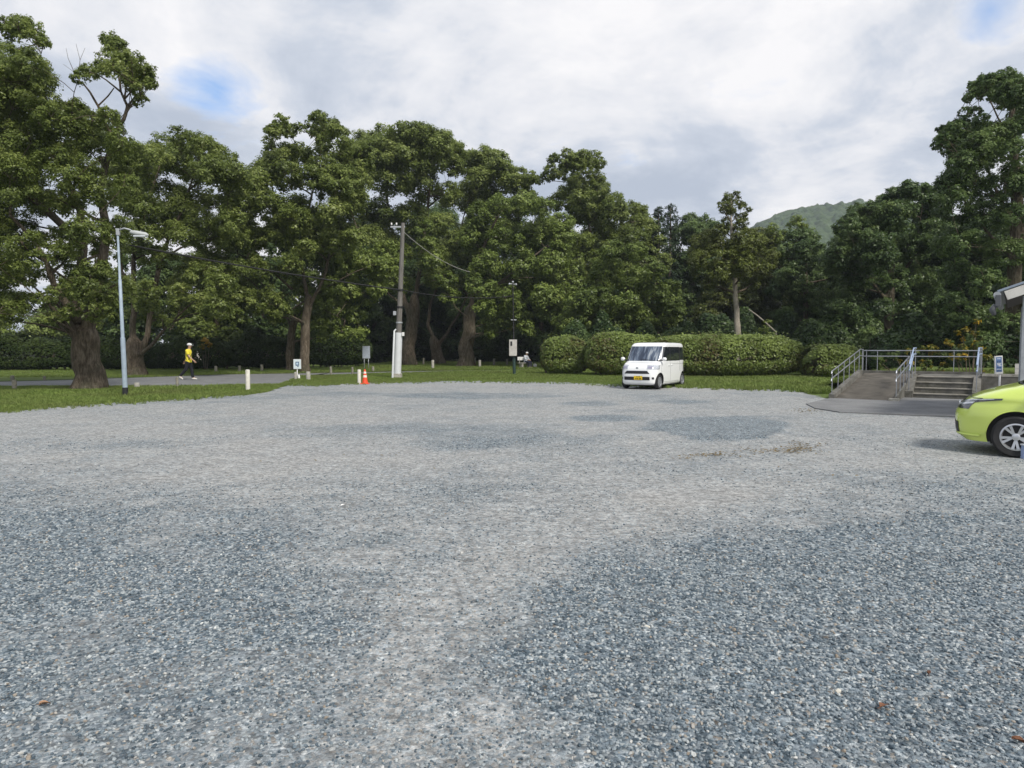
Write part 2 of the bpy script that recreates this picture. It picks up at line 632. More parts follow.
def stone_obj(seed):
    bm = bmesh.new()
    bmesh.ops.create_icosphere(bm, subdivisions=1, radius=1.0)
    rr = random.Random(seed)
    for _ in range(4):       # chip flat faces
        n_ = Vector((rr.uniform(-1, 1), rr.uniform(-1, 1), rr.uniform(-.6, 1))).normalized()
        d_ = rr.uniform(0.5, 0.8)
        for v in bm.verts:
            e = v.co.dot(n_)-d_
            if e > 0:
                v.co -= n_*e
    for v in bm.verts:
        v.co = Vector((v.co.x*rr.uniform(.85, 1.2), v.co.y*rr.uniform(.6, .9), v.co.z*rr.uniform(.5, .75)))
    me = bpy.data.meshes.new('stone')
    bm.to_mesh(me)
    bm.free()
    me.materials.append(stone_mat)
    o = bpy.data.objects.new('stone', me)
    col.objects.link(o)
    return o


def scatter(name, pts, scl, protos, zsink=0.0, tilt=0.4, label='', cat=''):
    """points mesh + geometry nodes instancing (uncountable stuff)"""
    me = bpy.data.meshes.new(name)
    me.vertices.add(len(pts))
    me.vertices.foreach_set('co', pts.astype(np.float32).ravel())
    a = me.attributes.new('scl', 'FLOAT', 'POINT')
    a.data.foreach_set('value', scl.astype(np.float32))
    rot = RNG.uniform(-tilt, tilt, (len(pts), 3))
    rot[:, 2] = RNG.uniform(0, 6.283, len(pts))
    b = me.attributes.new('rot', 'FLOAT_VECTOR', 'POINT')
    b.data.foreach_set('vector', rot.astype(np.float32).ravel())
    o = bpy.data.objects.new(name, me)
    col.objects.link(o)
    pc = proto_collection(name+'_kinds', protos)
    ng = bpy.data.node_groups.new(name+'_nodes', 'GeometryNodeTree')
    ng.interface.new_socket('Geometry', in_out='INPUT', socket_type='NodeSocketGeometry')
    ng.interface.new_socket('Geometry', in_out='OUTPUT', socket_type='NodeSocketGeometry')
    n = ng.nodes
    gi, go = n.new('NodeGroupInput'), n.new('NodeGroupOutput')
    ci = n.new('GeometryNodeCollectionInfo')
    ci.inputs['Collection'].default_value = pc
    ci.inputs['Separate Children'].default_value = True
    ci.inputs['Reset Children'].default_value = True
    iop = n.new('GeometryNodeInstanceOnPoints')
    iop.inputs['Pick Instance'].default_value = True
    na = n.new('GeometryNodeInputNamedAttribute')
    na.data_type = 'FLOAT'
    na.inputs['Name'].default_value = 'scl'
    nb = n.new('GeometryNodeInputNamedAttribute')
    nb.data_type = 'FLOAT_VECTOR'
    nb.inputs['Name'].default_value = 'rot'
    L = ng.links.new
    L(gi.outputs[0], iop.inputs['Points'])
    L(ci.outputs[0], iop.inputs['Instance'])
    L(nb.outputs[0], iop.inputs['Rotation'])
    L(na.outputs[0], iop.inputs['Scale'])
    L(iop.outputs[0], go.inputs[0])
    md = o.modifiers.new('scatter', 'NODES')
    md.node_group = ng
    props(o, label, cat, kind='stuff')
    return o


def rand_pts(x0, x1, y0, y1, n):
    return RNG.uniform(x0, x1, n), RNG.uniform(y0, y1, n)


PX, PY, PS = [], [], []
for y0, y1, dens, s0, s1 in ((1.6, 3.4, 2600, .006, .0115), (3.4, 5.2, 1500, .007, .0125), (5.2, 8.0, 620, .008, .014), (8.0, 12.5, 150, .009, .016)):
    hw = y1*0.76+0.9
    n_ = int(2*hw*(y1-y0)*dens)
    x, y = rand_pts(-hw, hw, y0, y1, n_)
    ok = np.abs(x) < y*0.76+0.9
    x, y = x[ok], y[ok]
    lz = loose(x, y)+(RNG.random(len(x))-.5)*.5
    keepp = RNG.random(len(x)) < np.clip((lz-0.22)*1.7, 0.05, 1)
    x, y, lz = x[keepp], y[keepp], lz[keepp]
    PX.append(x); PY.append(y)
    PS.append(RNG.uniform(s0, s1, len(x))*np.clip(0.62+lz*.5, .6, 1.15)*np.where(RNG.random(len(x)) < .02, 1.5, 1))
PX, PY, PS = map(np.concatenate, (PX, PY, PS))
pts = np.stack([PX, PY, 0.004+PS*0.25], 1)
scatter('loose_gravel', pts, PS, [stone_obj(i) for i in range(7)], tilt=0.6, label='loose angular blue grey stones in the foreground', cat='gravel')
print('stones', len(pts))

# grass blades
def grass_mat(name, c1, c2):
    m = bpy.data.materials.new(name)
    m.use_nodes = True
    t = NT(m.node_tree)
    rnd = t.n('ShaderNodeObjectInfo').outputs['Random']
    gx = t.n('ShaderNodeNewGeometry').outputs['Position']
    nz = t.noise(gx, 0.35, 4.0, 0.6)
    c = t.mix(rnd, c1, c2)
    c = t.mix(t.ramp(nz, [(0.35, 0.0), (0.7, 0.55)]), c, (0.15, 0.155, 0.06))
    d = t.n('ShaderNodeBsdfPrincipled', Base_Color=c, Roughness=0.6)
    d.inputs['Specular IOR Level'].default_value = 0.2
    tr = t.n('ShaderNodeBsdfTranslucent', Color=c)
    mx_ = t.n('ShaderNodeMixShader', i0=0.3, i1=d.outputs[0], i2=tr.outputs[0])
    t.n('ShaderNodeOutputMaterial', Surface=mx_.outputs[0])
    return m


gmat = grass_mat('grass_blades', (0.125, 0.195, 0.038), (0.23, 0.30, 0.075))


def tuft(seed, h=1.0, n=14, spread=1.0):
    rr = random.Random(seed)
    g = Geo()
    for _ in range(n):
        a = rr.uniform(0, 6.283)
        b = Vector((math.cos(a), math.sin(a), 0))*rr.uniform(0, .5)*spread
        out = Vector((math.cos(a+rr.uniform(-.8, .8)), math.sin(a+rr.uniform(-.8, .8)), 0))
        hh = h*rr.uniform(.5, 1)
        s_ = Vector((-out.y, out.x, 0))*0.045
        mid = b+out*hh*.25+Vector((0, 0, hh*.6))
        tip = b+out*hh*.6+Vector((0, 0, hh))
        g.add([b-s_, b+s_, mid+s_*.8, mid-s_*.8, tip], [(0, 1, 2, 3), (3, 2, 4)])
    return g.build('grass_tuft', gmat)


def in_poly(x, y, poly):
    c = np.zeros(len(x), bool)
    n = len(poly)
    for i in range(n):
        x1, y1 = poly[i]
        x2, y2 = poly[(i+1) % n]
        cond = ((y1 > y) != (y2 > y)) & (x < (x2-x1)*(y-y1)/((y2-y1)+1e-12)+x1)
        c ^= cond
    return c


def lawn_pts(n, x0, x1, y0, y1, far=True):
    x, y = rand_pts(x0, x1, y0, y1, n)
    px, py = pix(x, y)
    ok = ~in_lot(x, y+RNG.random(len(x))**3*2.6) & ~in_poly(x, y, poly) & ~in_poly(x, y, [(q.x, q.y) for q in ap])
    ok &= ~((px > 829) & (px < 985) & (py > 370) & (y < 27))
    return x[ok], y[ok]


gx1, gy1 = lawn_pts(60000, -22, -7.5, 14, 30)
gx2, gy2 = lawn_pts(110000, -12, 16, 24, 52)
gx3, gy3 = lawn_pts(40000, -14, 30, 45, 80)
gx4, gy4 = lawn_pts(30000, -60, -8, 38, 54)
GX = np.concatenate([gx1, gx2, gx3, gx4]); GY = np.concatenate([gy1, gy2, gy3, gy4])
bare = fbm(GX, GY, 0.5, 77)
kp = RNG.random(len(GX)) < np.clip((bare-.28)*6, .25, 1)
GX, GY = GX[kp], GY[kp]
tall = fbm(GX, GY, 0.25, 99)
GS = RNG.uniform(.05, .11, len(GX))*(0.75+tall*.9)
pxg, pyg = pix(GX, GY)
GS *= np.where((pxg > 640) & (pxg < 840) & (pyg > 373), 1.7, 1.0)
GS *= 1+np.clip(GY-40, 0, 40)*.02
scatter('grass', np.stack([GX, GY, np.full(len(GX), 0.0)], 1), GS, [tuft(i) for i in range(5)], tilt=0.15,
        label='short green grass of the strips and the lawn', cat='grass')
print('grass', len(GX))

# lawn colour sheet under the blades
lawn = soil_mat('turf', (0.07, 0.095, 0.026), (0.105, 0.15, 0.035), (0.16, 0.19, 0.065), 5.0)
g_ = Geo()
for poly_ in ([gp(-400, 440), gp(0, 416), gp(120, 406), gp(273, 393.5), gp(270, 386), gp(130, 387.5), gp(0, 388), gp(-400, 394)],
              [gp(297, 384), gp(400, 383), gp(560, 383.5), gp(700, 389), gp(830, 402), gp(900, 385), gp(900, 372), gp(560, 370.4), gp(420, 372.8), gp(302, 377)],
              [gp(560, 369), gp(420, 370.8), gp(330, 372), gp(230, 374), gp(0, 381), gp(-300, 384), gp(-300, 370), gp(200, 364), gp(430, 362), gp(700, 363)]):
    g_.add([(q.x, q.y, 0.0025) for q in poly_], [tuple(range(len(poly_)))])
props(g_.build('lawn', lawn), 'green turf of the grass strip and lawn', 'lawn', kind='structure')
# ------------------------------------------------------------------ trees
def leaf_mat(name, dark, mid, lite, transl=0.28):
    m = bpy.data.materials.new(name)
    m.use_nodes = True
    t = NT(m.node_tree)
    a = t.n('ShaderNodeAttribute', dict(attribute_name='tint')).outputs['Fac']
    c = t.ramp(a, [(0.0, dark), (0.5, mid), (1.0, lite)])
    d = t.n('ShaderNodeBsdfPrincipled', Base_Color=c, Roughness=0.42)
    d.inputs['Specular IOR Level'].default_value = 0.06 if name == 'woodland_leaves' else 0.32
    tr = t.n('ShaderNodeBsdfTranslucent', Color=c)
    mx_ = t.n('ShaderNodeMixShader', i0=transl, i1=d.outputs[0], i2=tr.outputs[0])
    t.n('ShaderNodeOutputMaterial', Surface=mx_.outputs[0])
    return m


LM = {
    'camphor': leaf_mat('camphor_leaves', (0.072, 0.100, 0.024), (0.172, 0.222, 0.052), (0.30, 0.35, 0.105), .42),
    'bright': leaf_mat('young_leaves', (0.095, 0.135, 0.030), (0.185, 0.245, 0.055), (0.30, 0.365, 0.10), .32),
    'dark': leaf_mat('dark_leaves', (0.040, 0.072, 0.026), (0.098, 0.152, 0.048), (0.185, 0.25, 0.08), .38),
    'conifer': leaf_mat('conifer_needles', (0.018, 0.036, 0.018), (0.036, 0.066, 0.028), (0.066, 0.10, 0.04), .1),
    'pine': leaf_mat('pine_needles', (0.060, 0.066, 0.016), (0.108, 0.135, 0.026), (0.17, 0.205, 0.042), .15),
    'azalea': leaf_mat('azalea_leaves', (0.100, 0.072, 0.028), (0.135, 0.185, 0.040), (0.225, 0.285, 0.070)),
    'yellow': leaf_mat('yellow_leaves', (0.09, 0.13, 0.03), (0.30, 0.22, 0.025), (0.50, 0.32, 0.03), .35),
    'wood': leaf_mat('woodland_leaves', (0.012, 0.022, 0.007), (0.028, 0.044, 0.013), (0.055, 0.078, 0.022), .15),  # shade lying on the hedges is put into these very dark leaf colours
}

bk = bpy.data.materials.new('bark')
bk.use_nodes = True
t = NT(bk.node_tree)
oc = t.n('ShaderNodeTexCoord').outputs['Object']
ms = t.n('ShaderNodeMapping', Vector=oc, Scale=(7, 7, 1.6)).outputs[0]
nz = t.noise(ms, 1.6, 6.0, 0.7, 0.6)
big = t.noise(oc, 0.7, 4.0, 0.6)
c = t.ramp(nz, [(0.3, (0.030, 0.023, 0.016)), (0.5, (0.115, 0.092, 0.066)), (0.72, (0.26, 0.22, 0.17))])
c = t.mix(t.ramp(big, [(0.5, 0.0), (0.72, 0.55)]), c, (0.09, 0.10, 0.06))
bp = t.n('ShaderNodeBump', Strength=1.0, Distance=0.09, Height=nz)
p = t.n('ShaderNodeBsdfPrincipled', Base_Color=c, Roughness=0.9, Normal=bp.outputs[0])
p.inputs['Specular IOR Level'].default_value = 0.15
t.n('ShaderNodeOutputMaterial', Surface=p.outputs[0])
BARK = bk
PALE_BARK = mat('pale_bark', (0.30, 0.27, 0.22), 0.9, var=0.35, vscale=3.0, bump=0.6, bscale=9.0, stretch=(6, 6, 1.2), spec=.15)


def unit(n, rng):
    d = rng.normal(size=(n, 3))
    return d/np.linalg.norm(d, axis=1)[:, None]


def foliage(lobes, leaf, rng, dens=1.0, nsub=14, subr=0.36, squash=0.84, tvar=0.22, hole=0.0, drop=0.55, aspect=.55, needle=False, tbase=.5):
    """lobes: array (n,4) x y z r -> leaf quads grouped in clumps on every lobe"""
    C, RR, LC, TT = [], [], [], []
    for (x, y, z, r) in lobes:
        n = max(6, int(nsub*rng.uniform(.8, 1.25)))
        d = unit(n*2, rng)
        d = d[(d[:, 2] > -0.35) | (rng.random(len(d)) > drop)][:n]
        rad = rng.uniform(.45, 1.0, len(d))**.6
        c = np.array([x, y, z])+d*rad[:, None]*r*np.array([1, 1, .82])
        C.append(c)
        RR.append(r*subr*rng.uniform(.65, 1.3, len(d)))
        LC.append(np.repeat([[x, y, z-r*.35]], len(d), 0))
        lt = rng.normal(0, tvar*.55)
        TT.append(tbase+lt+rng.normal(0, tvar*.6, len(d)))
    C, RR, LC, TT = map(np.concatenate, (C, RR, LC, TT))
    if hole > 0:
        k = rng.random(len(C)) > hole
        C, RR, LC, TT = C[k], RR[k], LC[k], TT[k]
    cnt = np.maximum(6, (dens*27*(RR/leaf)**2*rng.uniform(.8, 1.2, len(RR)))).astype(int)
    idx = np.repeat(np.arange(len(C)), cnt)
    N = len(idx)
    d = unit(N, rng)
    d[:, 2] = np.where((d[:, 2] < 0) & (rng.random(N) < .55), -d[:, 2], d[:, 2])
    rad = rng.random(N)**.45
    P = C[idx]+d*(rad*RR[idx])[:, None]*np.array([1, 1, squash])
    P += rng.normal(0, .12, (N, 3))*RR[idx][:, None]
    out = P-LC[idx]
    out /= np.linalg.norm(out, axis=1)[:, None]+1e-6
    nr = out*.7+d*.6+np.array([0, 0, .35])+rng.normal(0, .42, (N, 3))
    nr /= np.linalg.norm(nr, axis=1)[:, None]
    t_ = np.cross(nr, rng.normal(size=(N, 3)))
    t_ /= np.linalg.norm(t_, axis=1)[:, None]+1e-6
    b = np.cross(nr, t_)
    s = leaf*rng.uniform(.5, 1.45, N)
    L = t_*(s*.5)[:, None]
    W = b*(s*.5*aspect)[:, None]
    bend = nr*(s*.12)[:, None]
    V = np.empty((N, 4, 3))
    V[:, 0] = P-L-bend
    V[:, 1] = P+W
    V[:, 2] = P+L-bend
    V[:, 3] = P-W
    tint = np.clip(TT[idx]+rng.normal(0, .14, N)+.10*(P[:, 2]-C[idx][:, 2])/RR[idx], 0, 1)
    return V.reshape(-1, 3), np.arange(N*4).reshape(N, 4), tint, C


LEAFTOT = 0


def nearest(nodes, q):
    best, bi = 1e9, 0
    for i, (p_, r_) in enumerate(nodes):
        d_ = (p_-q).length+max(0, p_.z-q.z+.5)*1.5
        if d_ < best:
            best, bi = d_, i
    return bi


def tree(name, label, Y, circles, limbs, lm='camphor', leaf=None, depth=None, seed=0, dens=1.0, hole=0.0, group='trees around the gravel car park',
         cat='tree', back=0.6, nsub=27, bark=None, subr=.34, base=None, twig=True, tbase=.5, aspect=.55, grow=1.42, fill=0.0):
    """circles: (px, py, r_px[, dy]) places of the foliage masses; limbs: polylines (px, py, r_px[, dy])"""
    global LEAFTOT
    rng = np.random.default_rng(seed+100)
    rr = random.Random(seed)
    s = sp(Y)
    leaf = (leaf or max(0.13, 3.7/s))*.64
    cxs = [c_[0] for c_ in circles]
    cx, hw = (min(cxs)+max(cxs))/2, max(12, (max(cxs)-min(cxs))/2)
    depth = depth if depth is not None else hw/s*.8
    lob = []
    for c_ in circles:
        px, py, r = c_[:3]
        kx = max(.25, 1-((px-cx)/(hw*1.1))**2)**.5
        if len(c_) > 3:
            dy = c_[3]
        else:
            dy = rr.uniform(-1, .75)*depth*kx
        q = at(px, py, Y+dy)
        k_ = (Y+dy)/Y
        lob.append((q.x, q.y, q.z, r/s*k_*grow))
        if rr.random() < back and len(c_) == 3:
            dy2 = dy+depth*kx*rr.uniform(.7, 1.3)*(1 if dy < 0 else -1)
            q = at(px+rr.uniform(-4, 4), py+rr.uniform(0, 8), Y+dy2)
            lob.append((q.x, q.y, q.z, r/s*.9*(Y+dy2)/Y*grow))
    if fill > 0:
        near_ = [(p_, q_) for i_, p_ in enumerate(circles) for q_ in circles[i_+1:] if len(p_) == 3 and len(q_) == 3 and (p_[0]-q_[0])**2+(p_[1]-q_[1])**2 < 30**2]
        for p_, q_ in rr.sample(near_, min(len(near_), int(len(circles)*fill))):
            dy = rr.uniform(-.9, .9)*depth
            v_ = at((p_[0]+q_[0])/2, (p_[1]+q_[1])/2+2, Y+dy)
            lob.append((v_.x, v_.y, v_.z, (p_[2]+q_[2])/2/s*grow))
    b0 = at(limbs[0][0][0], limbs[0][0][1], Y)
    root = thing(name, label, cat, (b0.x, b0.y, 0.0), 0, group)
    lob = np.array(lob)
    # limbs
    g = Geo()
    nodes = []
    thin = []
    for li, lb in enumerate(limbs):
        pts, rad = [], []
        for j, e in enumerate(lb):
            q = at(e[0], e[1], Y+(e[3] if len(e) > 3 else 0))
            if li == 0 and j == 0:
                q.z = -0.15
            pts.append(q)
            rad.append(e[2]/s*(1.0 if li == 0 else .66))
        # resample with gentle wobble
        P2, R2 = [], []
        for j in range(len(pts)-1):
            n = max(2, int((pts[j+1]-pts[j]).length/0.5))
            for k_ in range(n):
                u = k_/n
                q = pts[j].lerp(pts[j+1], u)
                q = q+Vector((noise.noise(q*.9+Vector((seed, 0, 0))), noise.noise(q*.9+Vector((0, seed, 5))), 0))*rad[j]*.5*(0 if (j == 0 and k_ == 0) else 1)
                P2.append(q)
                R2.append(rad[j]+(rad[j+1]-rad[j])*u)
        P2.append(pts[-1]); R2.append(rad[-1])
        if min(R2) < .03:       # bare dead twigs stay thin and go with the branches
            thin.append((P2, R2))
            continue
        if li == 0:
            dv = (P2[-1]-P2[-2]).normalized()
            r_ = R2[-1]
            P2 += [P2[-1]+dv*r_*.7, P2[-1]+dv*r_*1.2]
            R2 += [r_*.8, r_*.35]
        R2 = [max(.055, x) for x in R2]
        if li == 0:
            for j in range(len(P2)):
                h = P2[j].z
                if h < 1.3:
                    R2[j] *= 1+.22*max(0, (1.0-h)/1.2)**2
        g.tube(P2, R2, 14 if li == 0 else 9, wob=.16 if li == 0 else .12)
        nodes += list(zip(P2, R2))
    r0 = limbs[0][0][2]/s
    for k_ in range(7):         # surface roots
        an = k_*.9+rr.uniform(-.3, .3)
        dv = Vector((math.cos(an), math.sin(an), 0))
        q0 = Vector((b0.x, b0.y, 0))
        ln = r0*rr.uniform(1.12, 1.45)
        g.tube([q0+Vector((0, 0, .9*r0+.25))+dv*r0*.45, q0+dv*r0*.95+Vector((0, 0, .22*r0+.08)), q0+dv*ln+Vector((0, 0, -.06))], [r0*.30, r0*.22, r0*.10], 8)
    to_ = g.build('trunk', bark or BARK, root, smooth=True)
    md = to_.modifiers.new('fuse', 'REMESH')
    md.mode = 'VOXEL'
    md.voxel_size = max(.045, 1.1/s)
    md.use_smooth_shade = True
    m2 = to_.modifiers.new('even', 'SMOOTH')
    m2.iterations = 4
    m2.factor = .5
    dg = bpy.context.evaluated_depsgraph_get()
    me2 = bpy.data.meshes.new_from_object(to_.evaluated_get(dg))
    to_.modifiers.clear()
    to_.data = me2
    # secondary branches to every foliage mass
    if twig:
        g = Geo()
        for P2, R2 in thin:
            g.tube(P2, R2, 5, cap=False)
        nn = [x for x in nodes if x[0].z > 1.5] or nodes
        order = sorted(range(len(lob)), key=lambda i: min((Vector(lob[i][:3])-p_).length for p_, _ in nn[::3]))
        for i in order:
            q = Vector(lob[i][:3])
            bi = nearest(nn, q)
            p0, r0 = nn[bi]
            L_ = (q-p0).length
            if L_ < .3:
                continue
            r_s = min(r0*.7, .035+.022*L_)
            mid = p0.lerp(q, .5)+Vector((rr.uniform(-.12, .12), rr.uniform(-.12, .12), rr.uniform(-.02, .16)))*L_
            P2, R2 = [], []
            n = max(4, int(L_/.45))
            for k_ in range(n+1):
                u = k_/n
                v = p0*(1-u)**2+mid*2*u*(1-u)+q*u*u
                v = v+Vector((noise.noise(v*1.4), noise.noise(v*1.4+Vector((9, 1, 3))), noise.noise(v*1.4+Vector((3, 7, 2)))))*.12*min(1, L_*.3)*(u*(1-u)*4)
                P2.append(v)
                R2.append(max(.012, r_s*(1-u*.72)))
            g.tube(P2, R2, 6, cap=False)
            nn += list(zip(P2[2:], R2[2:]))
            r_l = float(lob[i][3])
            for _ in range(3):
                d_ = Vector((rr.uniform(-1, 1), rr.uniform(-1, 1), rr.uniform(-.2, 1))).normalized()*r_l*.95
                g.tube([q, q+d_*.5+Vector((0, 0, .05)), q+d_], [max(.012, R2[-1]*.8), .012, .006], 4, cap=False)
        g.build('branches', BARK, root, smooth=True)
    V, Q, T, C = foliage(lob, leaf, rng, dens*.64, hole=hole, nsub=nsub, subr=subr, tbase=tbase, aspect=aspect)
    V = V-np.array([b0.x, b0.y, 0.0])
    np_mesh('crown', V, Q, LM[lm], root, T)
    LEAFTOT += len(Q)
    return root


# ---- big spreading camphor at the left edge
tree('camphor_tree', 'big spreading tree with flared trunk on the grass strip beside the blue lamp post', 26.4,
     [(5, 28, 9), (20, 25, 8), (33, 30, 7), (42, 42, 6), (8, 55, 12), (28, 66, 14), (10, 82, 20), (38, 84, 12), (12, 110, 24), (42, 112, 11), (0, 140, 24), (30, 140, 18),
      (-35, 90, 40), (-45, 160, 42), (-40, 230, 36), (10, 172, 22), (32, 196, 16), (5, 210, 18), (22, 236, 15), (0, 262, 20), (24, 272, 12), (6, 300, 15), (-35, 290, 22), (-10, 322, 12),
      (111, 41, 7), (119, 50, 7.5), (132, 60, 8), (120, 64, 8), (143, 72, 8), (151, 84, 5), (141, 98, 4.5), (104, 68, 6), (90, 72, 7), (80, 78, 6), (128, 78, 7), (134, 84, 5),
      (68, 108, 6), (80, 110, 9), (92, 122, 10), (108, 116, 7), (60, 118, 7), (70, 135, 14), (98, 146, 16), (55, 158, 13), (80, 172, 18), (112, 128, 9), (122, 148, 12),
      (60, 200, 14), (98, 192, 17), (126, 180, 11), (88, 228, 13), (56, 240, 11), (118, 226, 12), (108, 254, 12), (90, 280, 13), (70, 296, 10), (104, 302, 9), (122, 282, 10), (52, 270, 10), (68, 258, 9), (40, 300, 8), (96, 318, 6), (60, 318, 6), (72, 312, 7, -2.2), (92, 306, 8, -2.4), (108, 296, 7, -2), (112, 316, 5, -1.8), (82, 290, 9, -2.6), (60, 290, 8, -2.5), (96, 268, 9, -2.6), (50, 318, 6, -2), (70, 250, 9, -2.6), (112, 240, 8, -2.4), (40, 262, 9, -2.4)],
     [[(88, 390, 13), (87, 374, 12.4), (86, 355, 12.0), (86, 338, 11.5)],
      [(86, 342, 11), (92, 318, 9), (98, 296, 8), (103, 262, 7, -.3), (106, 225, 6, -.5), (100, 190, 5, -.4), (108, 160, 4.4, 0), (115, 136, 3.6, 0), (124, 118, 3.0, 0), (127, 106, 2.6, .1), (121, 92, 2, .1), (119, 76, 1.4, .1)],
      [(80, 342, 10), (76, 318, 8.5, .2), (79, 290, 7.5, .4), (84, 250, 6.5, .6), (80, 210, 6, .8), (66, 175, 5, .9), (52, 150, 4, 1), (36, 118, 3, 1), (22, 84, 2, .8), (16, 50, 1.2, .8)],
      [(84, 250, 5, .6), (62, 225, 6, .2), (40, 205, 5.5, -.2), (22, 190, 4.5, -.5), (0, 160, 4, -1), (-30, 130, 3, -1.5)],
      [(78, 322, 7, 0), (66, 304, 6, -.4), (56, 288, 4.5, -.8), (46, 262, 4, -1.3), (30, 236, 3, -1.6), (10, 215, 2.4, -2)],
      [(86, 345, 7, 0), (70, 332, 5, -.3), (58, 316, 4, -.6), (48, 302, 3, -.9)],
      [(115, 138, 2.6, 0), (104, 122, 2.2, 0), (98, 106, 1.8, 0), (90, 92, 1.5, 0), (82, 82, 1, 0)],
      [(98, 106, 1.3, 0), (108, 96, 1.1, 0), (114, 88, .8, 0)],
      [(82, 84, .8, 0), (74, 72, .5, 0), (68, 58, .3, 0), (66, 48, .2, 0)], [(78, 78, .5, 0), (80, 60, .35, 0), (76, 44, .2, 0)], [(80, 60, .3, 0), (85, 48, .2, 0)], [(74, 72, .3, 0), (63, 64, .2, 0)],
      [(40, 70, .5, .6), (50, 72, .3, .6), (52, 62, .2, .6)]],
     seed=1, hole=.12, dens=.92, depth=3.6, subr=.32, fill=.35)
tree('camphor_tree', 'many stemmed tree beyond the lane behind the blue lamp post', 41.0,
     [(165, 146, 10), (152, 160, 12), (182, 138, 9), (202, 144, 9), (218, 154, 8), (180, 166, 14), (208, 172, 12), (232, 180, 9), (140, 178, 12), (165, 194, 13), (196, 200, 13), (224, 208, 11),
      (150, 222, 13), (183, 232, 14), (212, 240, 12), (160, 258, 11), (198, 268, 12), (134, 246, 9), (236, 232, 9), (178, 286, 9), (216, 272, 10), (150, 292, 9), (240, 200, 7), (130, 292, 7), (226, 296, 9), (200, 300, 9), (160, 318, 7), (232, 166, 9), (245, 184, 10), (128, 152, 12), (122, 172, 12), (126, 200, 12), (146, 208, 11), (206, 222, 12), (172, 214, 12), (140, 312, 8), (180, 306, 9), (232, 318, 8), (212, 312, 8), (240, 268, 9)],
     [[(137, 371, 9), (136, 358, 8), (134, 345, 7.5)],
      [(134, 348, 5.5), (133, 325, 4.6), (134, 300, 4), (133, 260, 3.4, .4), (140, 225, 3, .5), (150, 195, 2.4), (160, 165, 1.8)],
      [(139, 358, 5), (147, 335, 4.4, .2), (152, 305, 4, .3), (158, 270, 3.6, .3), (168, 240, 3), (182, 212, 2.4), (192, 180, 1.8), (200, 155, 1.2)],
      [(140, 355, 3.4, -.3), (152, 345, 2.8, -.5), (164, 330, 2.4, -.6), (178, 316, 2, -.8), (195, 300, 1.6, -1)],
      [(158, 262, 2.4, 0), (180, 248, 2, -.5), (204, 238, 1.7, -.8), (226, 222, 1.3, -1)],
      [(134, 300, 2.6, 0), (122, 270, 2.2, .2), (120, 240, 1.8, .3), (128, 205, 1.4, .3)]],
     seed=2, hole=.08, dens=.95, depth=4.5, fill=.6)
tree('camphor_tree', 'tree with straight brown trunk rising behind the small white notice', 47.0,
     [(282, 121, 5.5), (272, 130, 5), (289, 129, 5), (268, 141, 4.5), (318, 117, 6), (330, 124, 6), (309, 126, 5), (341, 134, 6), (325, 138, 7), (347, 148, 6),
      (298, 152, 10), (280, 162, 11), (318, 158, 12), (342, 164, 10), (260, 172, 9), (252, 188, 10), (288, 182, 13), (322, 184, 13), (350, 190, 10), (268, 206, 13), (300, 212, 13),
      (333, 214, 12), (243, 212, 10), (229, 204, 7), (278, 238, 12), (308, 244, 11), (254, 242, 11), (234, 238, 9), (350, 234, 10), (222, 262, 8), (258, 268, 10), (290, 268, 9), (240, 290, 8), (270, 296, 8), (356, 172, 11), (362, 156, 9), (348, 204, 12), (246, 228, 10), (340, 248, 10), (320, 232, 12), (290, 226, 12), (252, 306, 8), (280, 312, 8), (232, 304, 7)],
     [[(305, 371, 5.2), (305, 350, 4.6), (306, 325, 4.4), (309, 300, 4.2)],
      [(308, 305, 3.6), (304, 280, 3.2, .3), (300, 255, 3, .5), (305, 225, 2.6, .5), (312, 195, 2.1, .3), (320, 160, 1.6), (322, 135, 1)],
      [(308, 310, 3.0), (318, 290, 2.8, -.6), (326, 272, 2.6, -.9), (330, 250, 2, -1.2), (340, 235, 1.8, -1.4), (352, 230, 1.5, -1.6), (362, 226, 1.1, -1.7)],
      [(293, 290, 2.6, .4), (276, 275, 2.2, .2), (256, 262, 1.8, -.2), (238, 254, 1.4, -.5), (222, 246, 1, -.8)],
      [(302, 250, 1.8, .5), (286, 225, 1.6, .3), (274, 195, 1.3, 0), (268, 165, 1, 0), (278, 132, .6, 0)],
      [(306, 300, 2, .3), (288, 312, 1.8, -.2), (270, 300, 1.5, -.6), (250, 280, 1.2, -1)]],
     seed=3, fill=1.0, hole=.02, depth=4.5)
tree('camphor_tree', 'low hanging bright foliage tree with reddish trunk between the notice and the cone', 49.5,
     [(324, 254, 9), (344, 266, 11), (362, 258, 9), (380, 268, 9), (310, 296, 8), (334, 306, 11), (318, 320, 8), (354, 314, 9), (342, 332, 6), (300, 312, 6), (366, 296, 9), (386, 250, 8), (376, 286, 8),
      (396, 262, 6), (330, 282, 9), (352, 288, 9), (300, 284, 7), (324, 332, 5), (362, 332, 5)],
     [[(291, 370, 4.6), (290, 350, 4), (291, 335, 3.8), (296, 315, 3.2)],
      [(293, 325, 2.6, 0), (310, 300, 2.2, -.5), (330, 285, 1.8, -1), (355, 272, 1.4, -1.3), (380, 262, 1, -1.5)],
      [(292, 330, 2.4, 0), (284, 310, 2, .3), (270, 290, 1.5, .5), (252, 275, 1, .5)],
      [(310, 300, 1.6, -.5), (328, 312, 1.2, -1), (345, 320, .8, -1.3)]],
     lm='bright', seed=4, fill=.5, depth=1.8, tbase=.5)
